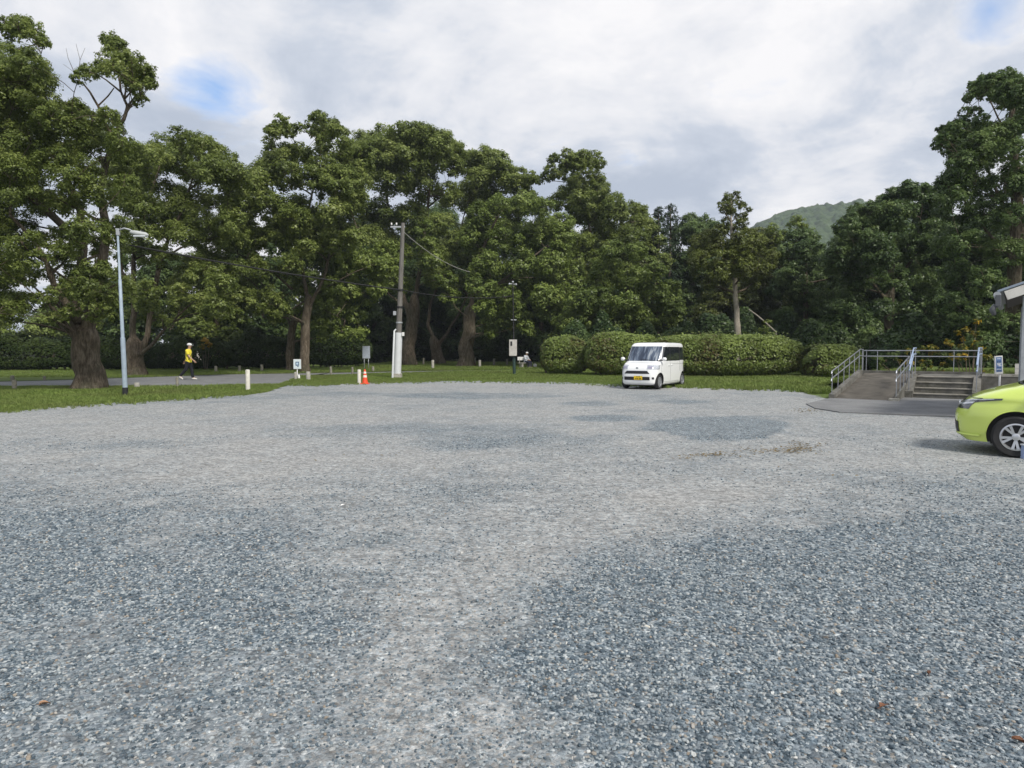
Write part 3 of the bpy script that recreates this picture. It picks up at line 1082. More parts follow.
tree('camphor_tree', 'tall dome shaped tree rising behind the wooden utility pole', 66.0,
     [(350, 152, 10), (363, 142, 9), (382, 137, 10), (403, 133, 9), (424, 136, 10), (444, 142, 9), (458, 152, 8), (374, 158, 12), (400, 156, 13), (428, 160, 12), (452, 168, 9), (356, 178, 12),
      (388, 184, 14), (418, 188, 13), (448, 194, 11), (350, 204, 11), (378, 214, 13), (412, 218, 13), (442, 224, 10), (368, 242, 12), (398, 248, 11), (430, 252, 11), (380, 272, 11), (438, 274, 10), (402, 284, 9), (360, 262, 9)],
     [[(409, 365, 7.6), (410, 345, 6.6), (412, 320, 6), (414, 300, 5)],
      [(411, 325, 4.5), (402, 290, 3.6), (396, 250, 3), (388, 210, 2.4), (384, 165, 1.6)],
      [(415, 300, 4.5), (420, 270, 3.4), (425, 230, 2.8), (430, 185, 2), (432, 150, 1.2)],
      [(414, 312, 3), (390, 296, 2.2), (370, 270, 1.7), (358, 230, 1.2)]],
     seed=5, fill=0.9, depth=5.5, leaf=.33)
tree('camphor_tree', 'tree with y shaped leaning trunk behind the utility pole', 70.0,
     [(468, 164, 9), (484, 157, 9), (499, 160, 8), (478, 178, 11), (504, 176, 10), (520, 188, 8), (488, 200, 11), (468, 202, 11), (514, 208, 9), (500, 226, 11), (468, 232, 10), (530, 200, 7), (446, 250, 9), (470, 262, 9), (456, 284, 8)],
     [[(439, 362, 6.4), (436, 350, 5.4), (434, 342, 5)],
      [(435, 344, 3.6), (428, 325, 3), (430, 305, 2.6), (440, 280, 2.2), (458, 240, 1.8), (470, 190, 1.2)],
      [(438, 345, 3.4), (448, 332, 2.6), (458, 315, 2.2), (470, 290, 2), (482, 240, 1.6), (490, 180, 1)]],
     seed=6, fill=0.9, depth=5, leaf=.34)
tree('camphor_tree', 'broad bright green tree on a thick pale trunk left of the grey box pole', 61.0,
     [(480, 214, 9), (500, 206, 9), (524, 203, 10), (545, 208, 9), (560, 224, 9), (474, 238, 11), (504, 236, 13), (534, 233, 12), (564, 243, 9), (576, 260, 7), (488, 264, 12), (520, 264, 12), (550, 264, 11),
      (480, 288, 11), (510, 290, 9), (540, 288, 10), (572, 284, 8), (484, 308, 8), (498, 322, 7), (490, 334, 5), (524, 316, 7), (528, 332, 4), (560, 300, 8), (508, 308, 8), (546, 308, 7), (425, 228, 7, -2), (426, 244, 7, -2), (434, 262, 8, -2), (446, 280, 8, -2), (450, 296, 7, -2)],
     [[(466, 363, 8.5), (466, 350, 7.4), (468, 332, 6.6), (470, 312, 6)],
      [(470, 315, 4.6), (474, 290, 4), (478, 262, 3.4), (488, 235, 2.6), (500, 212, 1.6)],
      [(470, 312, 3.6), (488, 292, 3, -.8), (510, 275, 2.4, -1.2), (535, 255, 1.8, -1.5), (560, 236, 1.2, -1.5)],
      [(474, 295, 1.6, -1), (490, 285, 1.2, -2), (508, 300, 1, -2.5)],
      [(468, 318, 2, -1), (456, 308, 1.5, -1.6), (446, 290, 1.2, -1.8), (430, 250, .9, -2)]],
     lm='bright', seed=7, fill=0.9, depth=5, leaf=.30, tbase=.42)
tree('camphor_tree', 'tree with a thin wispy top tuft over a rounded crown behind the left hedge mound', 66.0,
     [(555, 160, 5), (568, 156, 6), (582, 157, 6), (595, 157, 5), (600, 164, 4), (562, 168, 4), (575, 167, 4), (588, 172, 5), (548, 177, 5), (530, 178, 6), (520, 172, 5),
      (575, 188, 9), (595, 190, 9), (612, 200, 9), (560, 200, 8), (585, 210, 12), (614, 214, 11), (634, 212, 8), (646, 228, 8), (600, 234, 12), (629, 238, 11), (655, 245, 8), (580, 244, 10), (610, 260, 12), (590, 264, 11), (635, 264, 10), (660, 262, 8)],
     [[(600, 363, 5), (601, 330, 4.4), (598, 295, 3.8), (596, 260, 3)],
      [(597, 262, 2.6), (590, 230, 2.2), (584, 200, 1.5), (580, 165, .8)],
      [(598, 280, 2.4), (612, 250, 1.8), (630, 222, 1.2)], [(584, 200, 1), (565, 182, .7), (556, 165, .5)]],
     seed=8, fill=0.9, depth=4.5, leaf=.32, hole=.04)
tree('deciduous_tree', 'fresh green tree with layered foliage above the round hedge mounds', 56.0,
     [(604, 272, 10), (630, 282, 11), (654, 272, 9), (600, 296, 10), (625, 306, 11), (655, 298, 11), (675, 308, 8), (590, 318, 9), (615, 324, 9), (645, 324, 9), (665, 324, 7), (574, 304, 9), (612, 250, 8), (636, 252, 8), (580, 330, 7), (560, 322, 7), (670, 288, 7)],
     [[(635, 368, 4), (634, 340, 3.4), (630, 310, 2.8), (626, 285, 2)], [(632, 318, 2.2), (612, 298, 1.6), (598, 275, 1)], [(630, 312, 2), (650, 295, 1.5), (660, 275, 1)]],
     lm='bright', seed=9, fill=0.9, depth=4, leaf=.29, tbase=.36)
tree('deciduous_tree', 'dull green tree between the dark conifers and the tall pine', 72.0,
     [(690, 222, 7), (704, 222, 6), (712, 230, 7), (682, 236, 9), (700, 242, 10), (676, 260, 10), (700, 264, 11), (682, 288, 11), (704, 292, 10), (690, 314, 11), (666, 276, 9), (712, 312, 9), (668, 312, 9)],
     [[(690, 361, 3.6), (690, 330, 3), (692, 290, 2.4), (694, 250, 1.6)]], lm='dark', seed=10, fill=0.9, depth=4, leaf=.33)
# pine with a long bare trunk
tree('pine_tree', 'tall pine with long bare trunk and flat top tuft behind the long hedge', 47.0,
     [(727, 198, 4.5), (736, 196, 4), (721, 205, 3.5), (742, 207, 3.5), (749, 210, 2.5), (731, 212, 4), (744, 215, 3), (726, 220, 3.5), (740, 222, 3.5), (722, 230, 6), (738, 231, 6), (708, 236, 7), (698, 243, 8), (718, 244, 10), (741, 244, 10), (757, 242, 8),
      (704, 258, 10), (724, 259, 10), (747, 258, 10), (700, 270, 8), (719, 273, 9), (741, 273, 8), (760, 268, 8), (770, 256, 7), (694, 256, 7), (707, 284, 6), (752, 284, 6)],
     [[(738, 374, 3.7), (738, 350, 3.3), (737, 320, 2.9), (735, 285, 2.5), (732, 245, 1.9), (731, 215, 1.1), (731, 198, 1)],
      ],
     lm='pine', seed=11, grow=1.3, fill=.5, depth=2.6, leaf=.23, bark=PALE_BARK, cat='pine tree', hole=.05, dens=1.0, subr=.36, aspect=.35)
tree('deciduous_tree', 'brownish green tree directly behind the pine crown', 62.0,
     [(758, 234, 7), (772, 240, 7), (750, 250, 10), (770, 260, 10), (756, 280, 10), (773, 288, 9), (750, 304, 9), (766, 318, 9), (715, 300, 10), (732, 318, 9), (702, 320, 9), (722, 280, 9), (738, 296, 9), (782, 302, 8)],
     [[(755, 362, 3.4), (755, 330, 2.8), (757, 290, 2.2), (760, 250, 1.4)], [(756, 320, 1.8), (735, 305, 1.4), (718, 295, 1)]], lm='pine', seed=12, fill=0.9, depth=4, leaf=.30, tbase=.3)
tree('evergreen_tree', 'dark rounded evergreen standing below the distant hill', 57.0,
     [(797, 238, 8), (811, 238, 7), (786, 252, 8), (806, 256, 10), (822, 254, 7), (790, 276, 10), (815, 278, 10), (800, 300, 10), (822, 302, 9), (784, 316, 9), (830, 322, 9), (808, 324, 9), (842, 300, 9), (778, 290, 8), (838, 276, 8), (786, 336, 8), (815, 342, 8)],
     [[(806, 364, 3.6), (806, 330, 3), (806, 290, 2.4), (806, 255, 1.6)]], lm='dark', seed=13, fill=0.9, depth=3.6, leaf=.28)
tree('young_tree', 'thin young tree with a light feathery top poking out below the hill', 60.0,
     [(797, 221, 5), (790, 226, 3), (804, 226, 3), (798, 232, 3.5), (780, 236, 5), (772, 228, 4)],
     [[(797, 363, 1.6), (797, 300, 1.2), (797, 225, .6)], [(797, 262, .7), (786, 244, .5), (776, 232, .3)]], lm='bright', seed=14, depth=.6, leaf=.22, hole=.3, twig=True)
tree('broadleaf_tree', 'dense broadleaf tree mass behind the ramp and round bush', 48.0,
     [(856, 210, 6), (846, 228, 8), (862, 216, 8), (880, 206, 8), (894, 196, 7), (908, 190, 7), (920, 191, 7), (933, 195, 7), (945, 200, 8), (870, 232, 12), (900, 218, 12), (930, 218, 12), (845, 245, 10), (880, 258, 12), (910, 248, 12),
      (940, 244, 12), (860, 275, 12), (895, 284, 12), (925, 278, 12), (850, 300, 11), (880, 310, 11), (910, 310, 11), (940, 304, 11), (835, 262, 9), (838, 322, 9), (866, 330, 9), (896, 336, 9), (926, 334, 9), (955, 330, 10)],
     [[(888, 366, 5.2), (889, 335, 4.5), (890, 300, 3.8), (892, 260, 3)], [(890, 305, 3), (866, 275, 2.3), (852, 235, 1.4)], [(891, 290, 3), (915, 255, 2.2), (922, 210, 1.2)]],
     lm='dark', seed=15, fill=1.2, depth=4.5, leaf=.26)
tree('broadleaf_tree', 'tallest tree at the right edge with ragged top tufts', 34.0,
     [(1005, 76, 7), (1018, 84, 8), (986, 82, 7), (974, 86, 4.5), (968, 98, 3.5), (1014, 98, 9), (998, 99, 6), (982, 121, 5.5), (962, 124, 6), (950, 127, 4.5), (941, 131, 4.5), (936, 146, 4), (948, 142, 4), (1020, 124, 9), (976, 136, 8), (1000, 134, 9),
      (964, 152, 9), (988, 155, 12), (1014, 154, 11), (960, 170, 9), (948, 187, 9), (975, 184, 12), (1005, 184, 13), (1034, 178, 14), (954, 210, 11), (984, 214, 13), (1014, 218, 13), (950, 240, 11), (975, 248, 12), (1005, 254, 13), (1038, 248, 16),
      (955, 272, 11), (985, 284, 12), (1015, 294, 12), (950, 304, 10), (975, 314, 11), (1005, 325, 11), (1045, 298, 18), (1048, 110, 17), (1060, 190, 22), (990, 342, 9), (1030, 335, 12), (968, 336, 8)],
     [[(1012, 376, 9), (1012, 340, 8), (1014, 300, 7), (1016, 250, 6), (1017, 200, 5), (1014, 150, 3.6), (1012, 110, 2.4), (1008, 80, 1.2)],
      [(1016, 230, 3.4), (996, 190, 2.6), (980, 150, 1.8), (965, 128, 1)], [(1016, 260, 3.2), (990, 235, 2.4), (965, 205, 1.5)], [(1016, 240, 3.4), (1040, 200, 2.6), (1055, 160, 1.8)], [(1013, 140, 1.6), (998, 118, 1.2), (986, 92, .8)]],
     lm='dark', seed=16, fill=1.2, depth=3.6, leaf=.19, hole=.05, subr=.33)


# conifers: spiky dark cones
def conifer(label, px, Y, ytop, wpx, seed):
    global LEAFTOT
    rr = random.Random(seed)
    rng = np.random.default_rng(seed)
    s = sp(Y)
    b = at(px, 362, Y)
    top = at(px, ytop, Y).z
    root = thing('conifer_tree', label, 'conifer', (b.x, b.y, 0), 0, 'trees around the gravel car park')
    Geo().tube([(b.x, b.y, -.1), (b.x, b.y, top*.5), (b.x, b.y, top)], [.32, .2, .03], 9).build('trunk', BARK, root, smooth=True)
    lob = []
    z = top-.25
    W = wpx/s
    while z > 1.2:
        u = (top-z)/top
        r = W*(u**.75)*1.0+.12
        n = max(3, int(5+u*9))
        for i in range(n):
            a = rr.uniform(0, 6.283)
            d_ = r*rr.uniform(.45, 1.0)
            lob.append((b.x+math.cos(a)*d_, b.y+math.sin(a)*d_, z-d_*.25+rr.uniform(-.2, .2), .38+.5*u))
        z -= .55+.25*u
    V, Q, T, C = foliage(np.array(lob), .26, rng, .75, nsub=5, subr=.42, aspect=.25)
    np_mesh('crown', V-np.array([b.x, b.y, 0]), Q, LM['conifer'], root, T)
    LEAFTOT += len(Q)


conifer('dark spiky conifer, left one of the pair right of the domed trees', 657, 66, 207, 24, 1)
conifer('dark spiky conifer, right one of the pair left of the pine', 669, 69, 205, 22, 2)
conifer('shorter dark conifer hidden under the pair of spiky tops', 646, 72, 226, 22, 3)


# background trees that close the wood, one by one
def bg_tree(label, px, Y, ytop, wpx, lm, seed, ybot=None, tbase=.45, name='woodland_tree'):
    rr = random.Random(seed*7+1)
    ybase = 349+HC*F/Y
    ybot = ybot or ybase-8
    circ = []
    h = ybot-ytop
    n = max(10, int(wpx*h/240))
    for i in range(n):
        v = (i+.5)/n
        y = ytop+h*v
        half = wpx*.5*math.sin(math.pi*min(.98, .18+v*.62))**.7
        circ.append((px+rr.uniform(-1, 1)*half, y+rr.uniform(-4, 4), rr.uniform(.13, .19)*wpx))
    tree(name, label, Y, circ, [[(px, ybase, 2.6), (px+rr.uniform(-3, 3), ybase-40, 2.2), (px, (ytop+ybot)/2, 1.2)]], lm=lm, seed=seed, leaf=.42, depth=wpx/sp(Y)*.4,
         twig=False, back=.2, group='trees of the wood behind the lawn', tbase=tbase)


for i, (px, Y, yt, wd, lm_, lb) in enumerate((
        (-30, 72, 300, 80, 'bright', 'pale background tree at the far left edge behind the hedge'),
        (52, 80, 306, 70, 'bright', 'pale background tree glimpsed left of the big camphor trunk'),
        (120, 78, 292, 60, 'dark', 'background tree between the two left camphors'),
        (86, 66, 276, 70, 'camphor', 'background tree filling the gap behind the big left camphor'),
        (150, 62, 262, 66, 'dark', 'background tree behind the many stemmed tree'),
        (215, 60, 256, 60, 'camphor', 'background tree above the walking person'),
        (262, 64, 232, 56, 'dark', 'background tree left of the straight brown trunk, darker one'),
        (172, 84, 300, 50, 'dark', 'background tree left of the walking person, behind the hedge'),
        (246, 70, 262, 62, 'camphor', 'background tree right of the grey roofed house'),
        (285, 76, 250, 60, 'bright', 'background tree seen left of the straight brown trunk'),
        (330, 78, 240, 70, 'dark', 'background tree behind the notice and the hanging foliage'),
        (375, 82, 225, 70, 'dark', 'background tree left of the utility pole'),
        (425, 88, 215, 80, 'dark', 'background tree in the gap behind the y shaped trunk'),
        (480, 84, 240, 70, 'dark', 'background tree behind the thick pale trunk'),
        (540, 82, 235, 76, 'dark', 'background tree behind the grey box pole'),
        (590, 88, 240, 80, 'dark', 'background tree behind the bench'),
        (640, 80, 262, 76, 'dark', 'background tree behind the white car'),
        (700, 78, 268, 70, 'dark', 'background tree left of the bare pine trunk'),
        (745, 74, 276, 66, 'dark', 'background tree right of the bare pine trunk'),
        (790, 76, 272, 70, 'dark', 'background tree under the dark rounded evergreen'),
        (840, 66, 262, 70, 'dark', 'background tree left of the ramp rail'),
        (905, 60, 232, 90, 'dark', 'background tree behind the ramp landing'),
        (975, 54, 225, 90, 'dark', 'background tree behind the orange shrub'),
        (1050, 46, 235, 90, 'dark', 'background tree beyond the right edge shelter'),
        (1150, 44, 215, 110, 'dark', 'tree past the right edge of the view, nearer one'),
        (1260, 46, 225, 110, 'dark', 'tree past the right edge of the view, farther one'))):
    bg_tree(lb, px, Y, yt, wd, lm_, 40+i, ybot=(345 if i < 4 else 352), tbase=.5 if lm_ == 'bright' else .4)

# far off wood as one mass
rng = np.random.default_rng(3)
lob = []
for rowY, zt in ((88, 11.5), (100, 14), (114, 15)):
    for X in np.arange(-26, 95, 3.6):
        zmax = zt*(.8 if X > -8 else .45)*(.62 if X > 28 else 1)
        for z in np.arange(1.2, zmax, 3.0):
            lob.append((X+rng.uniform(-1.2, 1.2), rowY+rng.uniform(-2.5, 2.5), z+rng.uniform(-.8, .8), rng.uniform(2.2, 3.2)))
for X in np.arange(-120, -26, 4.5):
    for z in np.arange(1.5, 6, 3.0):
        lob.append((X+rng.uniform(-1.2, 1.2), 104+rng.uniform(-3, 3), z+rng.uniform(-.8, .8), rng.uniform(2.2, 3.2)))
V, Q, T, C = foliage(np.array(lob), .75, rng, .9, nsub=10, subr=.45)
wood = np_mesh('far_wood', V, Q, LM['wood'], None, T)
LEAFTOT += len(Q)
props(wood, 'dark far off wood closing the view behind the trees', 'woodland', kind='stuff')


# ------------------------------------------------------------------ hedges and bushes
def hedge(label, px0, px1, ytop, Y, depth, seed, lm='azalea', leaf=.10, name='hedge', cat='hedge', group=None, tbase=.5, bulge=1.0, ends=.35, dens=1.0, topvar=.12, ybase=None):
    """clipped mound: leaves in a shell over a superellipsoid with small lumps, twiggy inside"""
    global LEAFTOT
    rng = np.random.default_rng(seed)
    a, b = at(px0, 360, Y), at(px1, 360, Y)
    H_ = at((px0+px1)/2, ytop, Y).z
    W = (b.x-a.x)/2
    cx = (a.x+b.x)/2
    D = depth/2
    area = 2*H_*2*W+2*W*depth+2*H_*depth
    n = int(area*dens*2.6/(leaf*leaf*.28))
    u = rng.uniform(-1, 1, n)
    th = rng.uniform(-.38*math.pi, 1.38*math.pi, n)
    endk = (1-np.abs(u)**4.0)**(.42)
    cz, sz = np.cos(th), np.sin(th)
    e = .62
    y = np.sign(cz)*np.abs(cz)**e
    z = np.sign(sz)*np.abs(sz)**e
    sh = 1-rng.random(n)**1.6*.16
    X = cx+u*W
    lump = topvar*.25*np.sin(X*2.1+seed)+topvar*.15*np.sin(X*3.7+1.3*seed)+topvar*(fbm(X, np.zeros(n)+seed, .5, seed)-.5)*1.2
    Hh = H_*(1+lump)
    Yy = Y+y*D*endk*sh*(1+.12*(fbm(X, z*2, 1.2, seed+3)-.5))
    zc = .42*Hh
    Z = zc+np.where(z > 0, z*(Hh-zc), z*zc*.9)*np.where(endk < 1, endk, 1)*sh
    Xx = X+rng.normal(0, .03, n)
    bmp = (fbm(Xx*1.0, Z*1.3+Yy, 2.6, seed+9)-.5)
    P = np.stack([Xx, Yy-bmp*.25, Z+bmp*.12], 1)
    shoot = rng.random(n) < .035
    P[:, 2] += np.where(shoot & (z > .3), rng.random(n)*.26, 0)
    P[:, 2] = np.maximum(P[:, 2], .03)
    keep_h = fbm(Xx, Z*1.5+Yy, 1.7, seed+31) > (.26 if lm == 'azalea' else -1)
    
    nr = np.stack([u**5*1.2, y*.9, z*.9+.35], 1)+rng.normal(0, .5, (n, 3))
    nr /= np.linalg.norm(nr, axis=1)[:, None]
    t_ = np.cross(nr, rng.normal(size=(n, 3)))
    t_ /= np.linalg.norm(t_, axis=1)[:, None]+1e-6
    bb = np.cross(nr, t_)
    s_ = leaf*rng.uniform(.6, 1.3, n)
    V = np.empty((n, 4, 3))
    V[:, 0] = P-t_*(s_*.5)[:, None]
    V[:, 1] = P+bb*(s_*.28)[:, None]
    V[:, 2] = P+t_*(s_*.5)[:, None]
    V[:, 3] = P-bb*(s_*.28)[:, None]
    brown = fbm(Xx, Z+Yy, .9, seed+5)
    V = V[keep_h]
    z, brown, n = z[keep_h], brown[keep_h], int(keep_h.sum())
    tint = np.clip(tbase+.12*z+(brown-.5)*1.3+rng.normal(0, .15, n), 0, 1)
    root = thing(name, label, cat, (cx, Y, 0), 0, group)
    np_mesh('leaves', V.reshape(-1, 3)-np.array([cx, Y, 0]), np.arange(n*4).reshape(n, 4), LM[lm], root, tint)
    LEAFTOT += n
    g = Geo()
    rr = random.Random(seed)
    for i in range(int(3+W*5)):
        x = cx+rr.uniform(-.85, .85)*W
        p0 = Vector((x, Y+rr.uniform(-.3, .3)*D, -.05))
        for _ in range(3):
            g.tube([p0, p0+Vector((rr.uniform(-.2, .2), rr.uniform(-.2, .2), H_*.35)), p0+Vector((rr.uniform(-.5, .5), rr.uniform(-.6, .6)*D, H_*.8))], [.035, .022, .008], 5, cap=False)
    g.build('stems', BARK, root, smooth=True)
    return root


hedge('small round clipped mound, leftmost beside the grey box pole', 541, 589, 336, 42.5, 2.6, 1, group='clipped hedge mounds', leaf=.15)
hedge('taller clipped mound partly behind the white car', 585, 658, 332, 40.5, 3.0, 2, group='clipped hedge mounds', leaf=.14)
hedge('long reddish green clipped hedge right of the white car', 642, 803, 334, 38.5, 3.2, 3, group='clipped hedge mounds', leaf=.14, topvar=.06)
hedge('low round bush left of the ramp', 803, 857, 345, 36.5, 2.4, 4, group='clipped hedge mounds', leaf=.13, tbase=.45)
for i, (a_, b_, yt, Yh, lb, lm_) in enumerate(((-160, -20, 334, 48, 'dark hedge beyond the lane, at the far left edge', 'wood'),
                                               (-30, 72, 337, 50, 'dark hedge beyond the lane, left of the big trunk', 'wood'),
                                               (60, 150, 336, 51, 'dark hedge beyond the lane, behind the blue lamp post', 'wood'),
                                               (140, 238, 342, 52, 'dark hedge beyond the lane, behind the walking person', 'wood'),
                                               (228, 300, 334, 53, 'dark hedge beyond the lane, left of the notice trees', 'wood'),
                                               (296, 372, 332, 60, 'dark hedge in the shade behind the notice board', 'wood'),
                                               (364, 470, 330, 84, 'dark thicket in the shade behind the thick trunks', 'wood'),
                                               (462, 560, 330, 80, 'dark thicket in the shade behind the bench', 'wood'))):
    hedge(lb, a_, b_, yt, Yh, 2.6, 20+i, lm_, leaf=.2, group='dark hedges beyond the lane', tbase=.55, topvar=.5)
for i, (a_, b_, yt, Yh, lb) in enumerate(((560, 700, 322, 52, 'dark undergrowth behind the round hedge mounds'),
                                          (690, 800, 322, 54, 'dark undergrowth around the bare pine trunk'),
                                          (790, 880, 318, 46, 'dark undergrowth behind the low round bush'),
                                          (868, 960, 326, 36, 'dark undergrowth behind the ramp landing rail'),
                                          (950, 1080, 330, 33, 'dark undergrowth behind the orange shrub'))):
    hedge(lb, a_, b_, yt, Yh, 3, 50+i, 'dark', leaf=.24, name='undergrowth', cat='shrub', group='undergrowth below the wood', tbase=.2, topvar=.7)


def shrub(name, label, lobes, Y, lm, leaf, seed, tbase=.5, hole=.15, stems=6, cat='shrub', dens=.9):
    """lobes (px,py,rpx,dy)"""
    global LEAFTOT
    rng = np.random.default_rng(seed)
    s = sp(Y)
    L_ = []
    for e in lobes:
        q = at(e[0], e[1], Y+(e[3] if len(e) > 3 else 0))
        L_.append((q.x, q.y, q.z, e[2]/s))
    L_ = np.array(L_)
    cx = L_[:, 0].mean()
    root = thing(name, label, cat, (cx, Y, 0))
    V, Q, T, C = foliage(L_, leaf, rng, dens, nsub=9, subr=.4, hole=hole, tbase=tbase, tvar=.35)
    np_mesh('leaves', V-np.array([cx, Y, 0]), Q, LM[lm], root, T)
    LEAFTOT += len(Q)
    g = Geo()
    for i in range(len(L_)):
        q = Vector(L_[i][:3])
        b = Vector((cx+(q.x-cx)*.3, Y+(q.y-Y)*.3, -.05))
        g.tube([b, b.lerp(q, .5)+Vector((.05, 0, .1)), q], [.03, .02, .008], 5, cap=False)
    g.build('stems', BARK, root, smooth=True)
    return root


shrub('flowering_shrub', 'tall shrub with yellow and orange leaves behind the right end of the rail',
      [(962, 334, 7), (974, 330, 8), (980, 345, 8), (968, 350, 8), (986, 360, 7), (958, 358, 7), (976, 322, 4), (950, 345, 6), (988, 374, 6)], 28, 'yellow', .13, 71, tbase=.22, hole=.35)
shrub('flowering_shrub', 'low green shrub with scattered yellow leaves behind the landing rail',
      [(878, 360, 6), (895, 356, 7), (915, 352, 8), (932, 352, 8), (948, 358, 7), (905, 364, 7), (925, 366, 7), (943, 368, 6), (884, 368, 6)], 28.5, 'yellow', .12, 72, tbase=.02, hole=.2)
shrub('sapling', 'light green sapling showing above the long hedge right of the pine', [(768, 322, 4), (764, 330, 5), (772, 336, 5), (760, 338, 5), (770, 345, 6), (778, 343, 4)], 42, 'bright', .17, 73, tbase=.6)
shrub('sapling', 'orange leaved bush over the hedge behind the walking person', [(205, 341, 4), (209, 345, 3), (201, 346, 3)], 50.0, 'yellow', .2, 74, tbase=.7, hole=.1)
g = Geo()
a_, b_ = at(749, 309.5, 45), at(765, 322, 44)
g.tube([a_, a_.lerp(b_, .5)+Vector((0, 0, .03)), b_, at(776, 332, 43.5), at(780, 372, 43.5)], [.03, .04, .045, .05, .05], 7)
props(g.build('dead_branch', PALE_BARK), 'pale bare dead branch leaning above the hedge right of the pine', 'branch')

# distant hill with tree covered surface
hm = bpy.data.materials.new('hill_forest')
hm.use_nodes = True
t = NT(hm.node_tree)
oc = t.n('ShaderNodeTexCoord').outputs['Object']
v_ = t.n('ShaderNodeTexVoronoi', Vector=oc, Scale=.16)
n_ = t.noise(oc, .012, 5.0, .6)
c = t.mix(.5, t.ramp(n_, [(.35, (.022, .046, .016)), (.5, (.038, .072, .022)), (.68, (.088, .125, .036))]), t.ramp(t.n('ShaderNodeSeparateColor', i0=v_.outputs['Color']).outputs[0], [(0, (.02, .04, .014)), (1, (.085, .12, .04))]))
p = t.n('ShaderNodeBsdfPrincipled', Base_Color=c, Roughness=.95, Normal=t.n('ShaderNodeBump', Strength=1.0, Distance=3.0, Height=t.math('SUBTRACT', 1.0, v_.outputs['Distance'])).outputs[0])
t.n('ShaderNodeOutputMaterial', Surface=p.outputs[0])
Xs = np.concatenate([np.linspace(-300, 90, 40), np.linspace(95, 420, 220), np.linspace(430, 1200, 70)])
Ys = np.concatenate([np.linspace(380, 560, 40), np.linspace(563, 800, 110)])
HX, HY = np.meshgrid(Xs, Ys)
ridge = np.interp(HX, [-300, 0, 100, 180, 215, 240, 262, 300, 340, 420, 520, 700, 900, 1200], [0, 6, 28, 88, 106, 123, 134, 141, 143, 128, 105, 80, 40, 0])
prof = smooth01((HY-390)/300)*np.where(HY > 690, 1-.3*smooth01((HY-690)/110), 1)
HZ = ridge*prof*1.0+(fbm(HX, HY, .02, 8)-.5)*12*prof+(fbm(HX, HY, .16, 18, 2)-.5)*11*smooth01((HY-400)/60)
HZ = np.where((HY < 385) | (HY > 799) | (HX < -299) | (HX > 1199), -1, HZ)
nx, ny = len(Xs), len(Ys)
i = np.arange((ny-1)*(nx-1))
r, c_ = i//(nx-1), i % (nx-1)
a = r*nx+c_
hill = np_mesh('hill', np.stack([HX.ravel(), HY.ravel(), HZ.ravel()], 1), np.stack([a, a+1, a+nx+1, a+nx], 1), hm, smooth=True)
props(hill, 'distant forested hill rising over the trees at the right', 'hill', kind='structure')
print('leaves', LEAFTOT)
# ------------------------------------------------------------------ materials for objects
WHITEP = mat('white_car_paint', (0.80, 0.81, 0.81), .25, spec=.5, coat=.8)
LIME = mat('lime_car_paint', (0.62, 0.75, 0.15), .28, spec=.5, coat=.9)
BLACKP = mat('black_plastic', (0.018, 0.018, 0.020), .5, var=.2)
RUBBER = mat('tyre_rubber', (0.022, 0.022, 0.023), .85, var=.25, bump=.2, bscale=60)
ALLOY = mat('alloy', (0.62, 0.63, 0.65), .28, metal=.85)
DARKGLASS = mat('dark_glass', (0.018, 0.022, 0.027), .04, spec=.9, coat=.6)
LAMPGLASS = mat('lamp_glass', (0.55, 0.58, 0.62), .08, spec=.9, metal=.35, var=.3, vscale=25)
LAMPDARK = mat('lamp_dark', (0.03, 0.035, 0.045), .08, spec=.9, coat=.6)
CHROME = mat('chrome', (0.75, 0.76, 0.78), .12, metal=1.0)
STEEL = mat('stainless_rail', (0.40, 0.415, 0.45), .34, metal=.75, var=.12)
STEELB = mat('rail_blue_reflection', (0.42, 0.52, 0.70), .35, metal=.55, var=.1)  # stainless steel with its blue reflection put into the base colour
CONC = mat('concrete', (0.155, 0.150, 0.135), .92, var=.3, vscale=4, bump=.4, bscale=30, spec=.15, dirt=((.05, .05, .035), 2.2, .7))
CONCL = mat('pale_concrete', (0.36, 0.35, 0.31), .9, var=.2, vscale=9, bump=.3, bscale=60, spec=.2, dirt=((.16, .14, .10), 7, .6))
CONCD = mat('grey_brown_concrete', (0.23, 0.22, 0.18), .92, var=.3, vscale=9, bump=.3, bscale=50, spec=.2, dirt=((.07, .08, .05), 6, .7))  # greyish brown is the concrete's own colour
WPOST = mat('white_post_paint', (0.62, 0.60, 0.53), .7, var=.1, dirt=((.30, .28, .2), 7, .5))
GREY = mat('grey_metal', (0.38, 0.40, 0.42), .5, metal=.3, var=.12)
LBLUE = mat('light_blue_paint', (0.30, 0.37, 0.44), .5, var=.1, dirt=((.2, .24, .28), 5, .4))
DGREEN = mat('dark_green_paint', (0.025, 0.05, 0.045), .5, var=.2)
BOXG = mat('pale_grey_enamel', (0.50, 0.48, 0.45), .5, var=.08, dirt=((.25, .22, .2), 3, .4))
BLACKM = mat('black_paint', (0.015, 0.016, 0.018), .6)
SIGNW = mat('sign_white', (0.66, 0.70, 0.74), .4, var=.05, dirt=((.4, .42, .42), 5, .3))
SIGNB = mat('sign_blue', (0.13, 0.22, 0.45), .4, var=.1)
SIGND = mat('sign_dark_blue', (0.05, 0.10, 0.2), .4)
PLATEY = mat('plate_yellow', (0.80, 0.56, 0.02), .4)
CABLE = mat('cable_black', (0.012, 0.012, 0.012), .6)
POLEW = mat('weathered_pole', (0.150, 0.142, 0.130), .85, var=.35, vscale=3, bump=.3, bscale=20, stretch=(8, 8, .6), dirt=((.09, .08, .07), 2, .6))
ORANGE = mat('cone_orange', (0.72, 0.075, 0.025), .5, var=.1)
CONEW = mat('cone_white', (0.72, 0.66, 0.58), .5, var=.05)
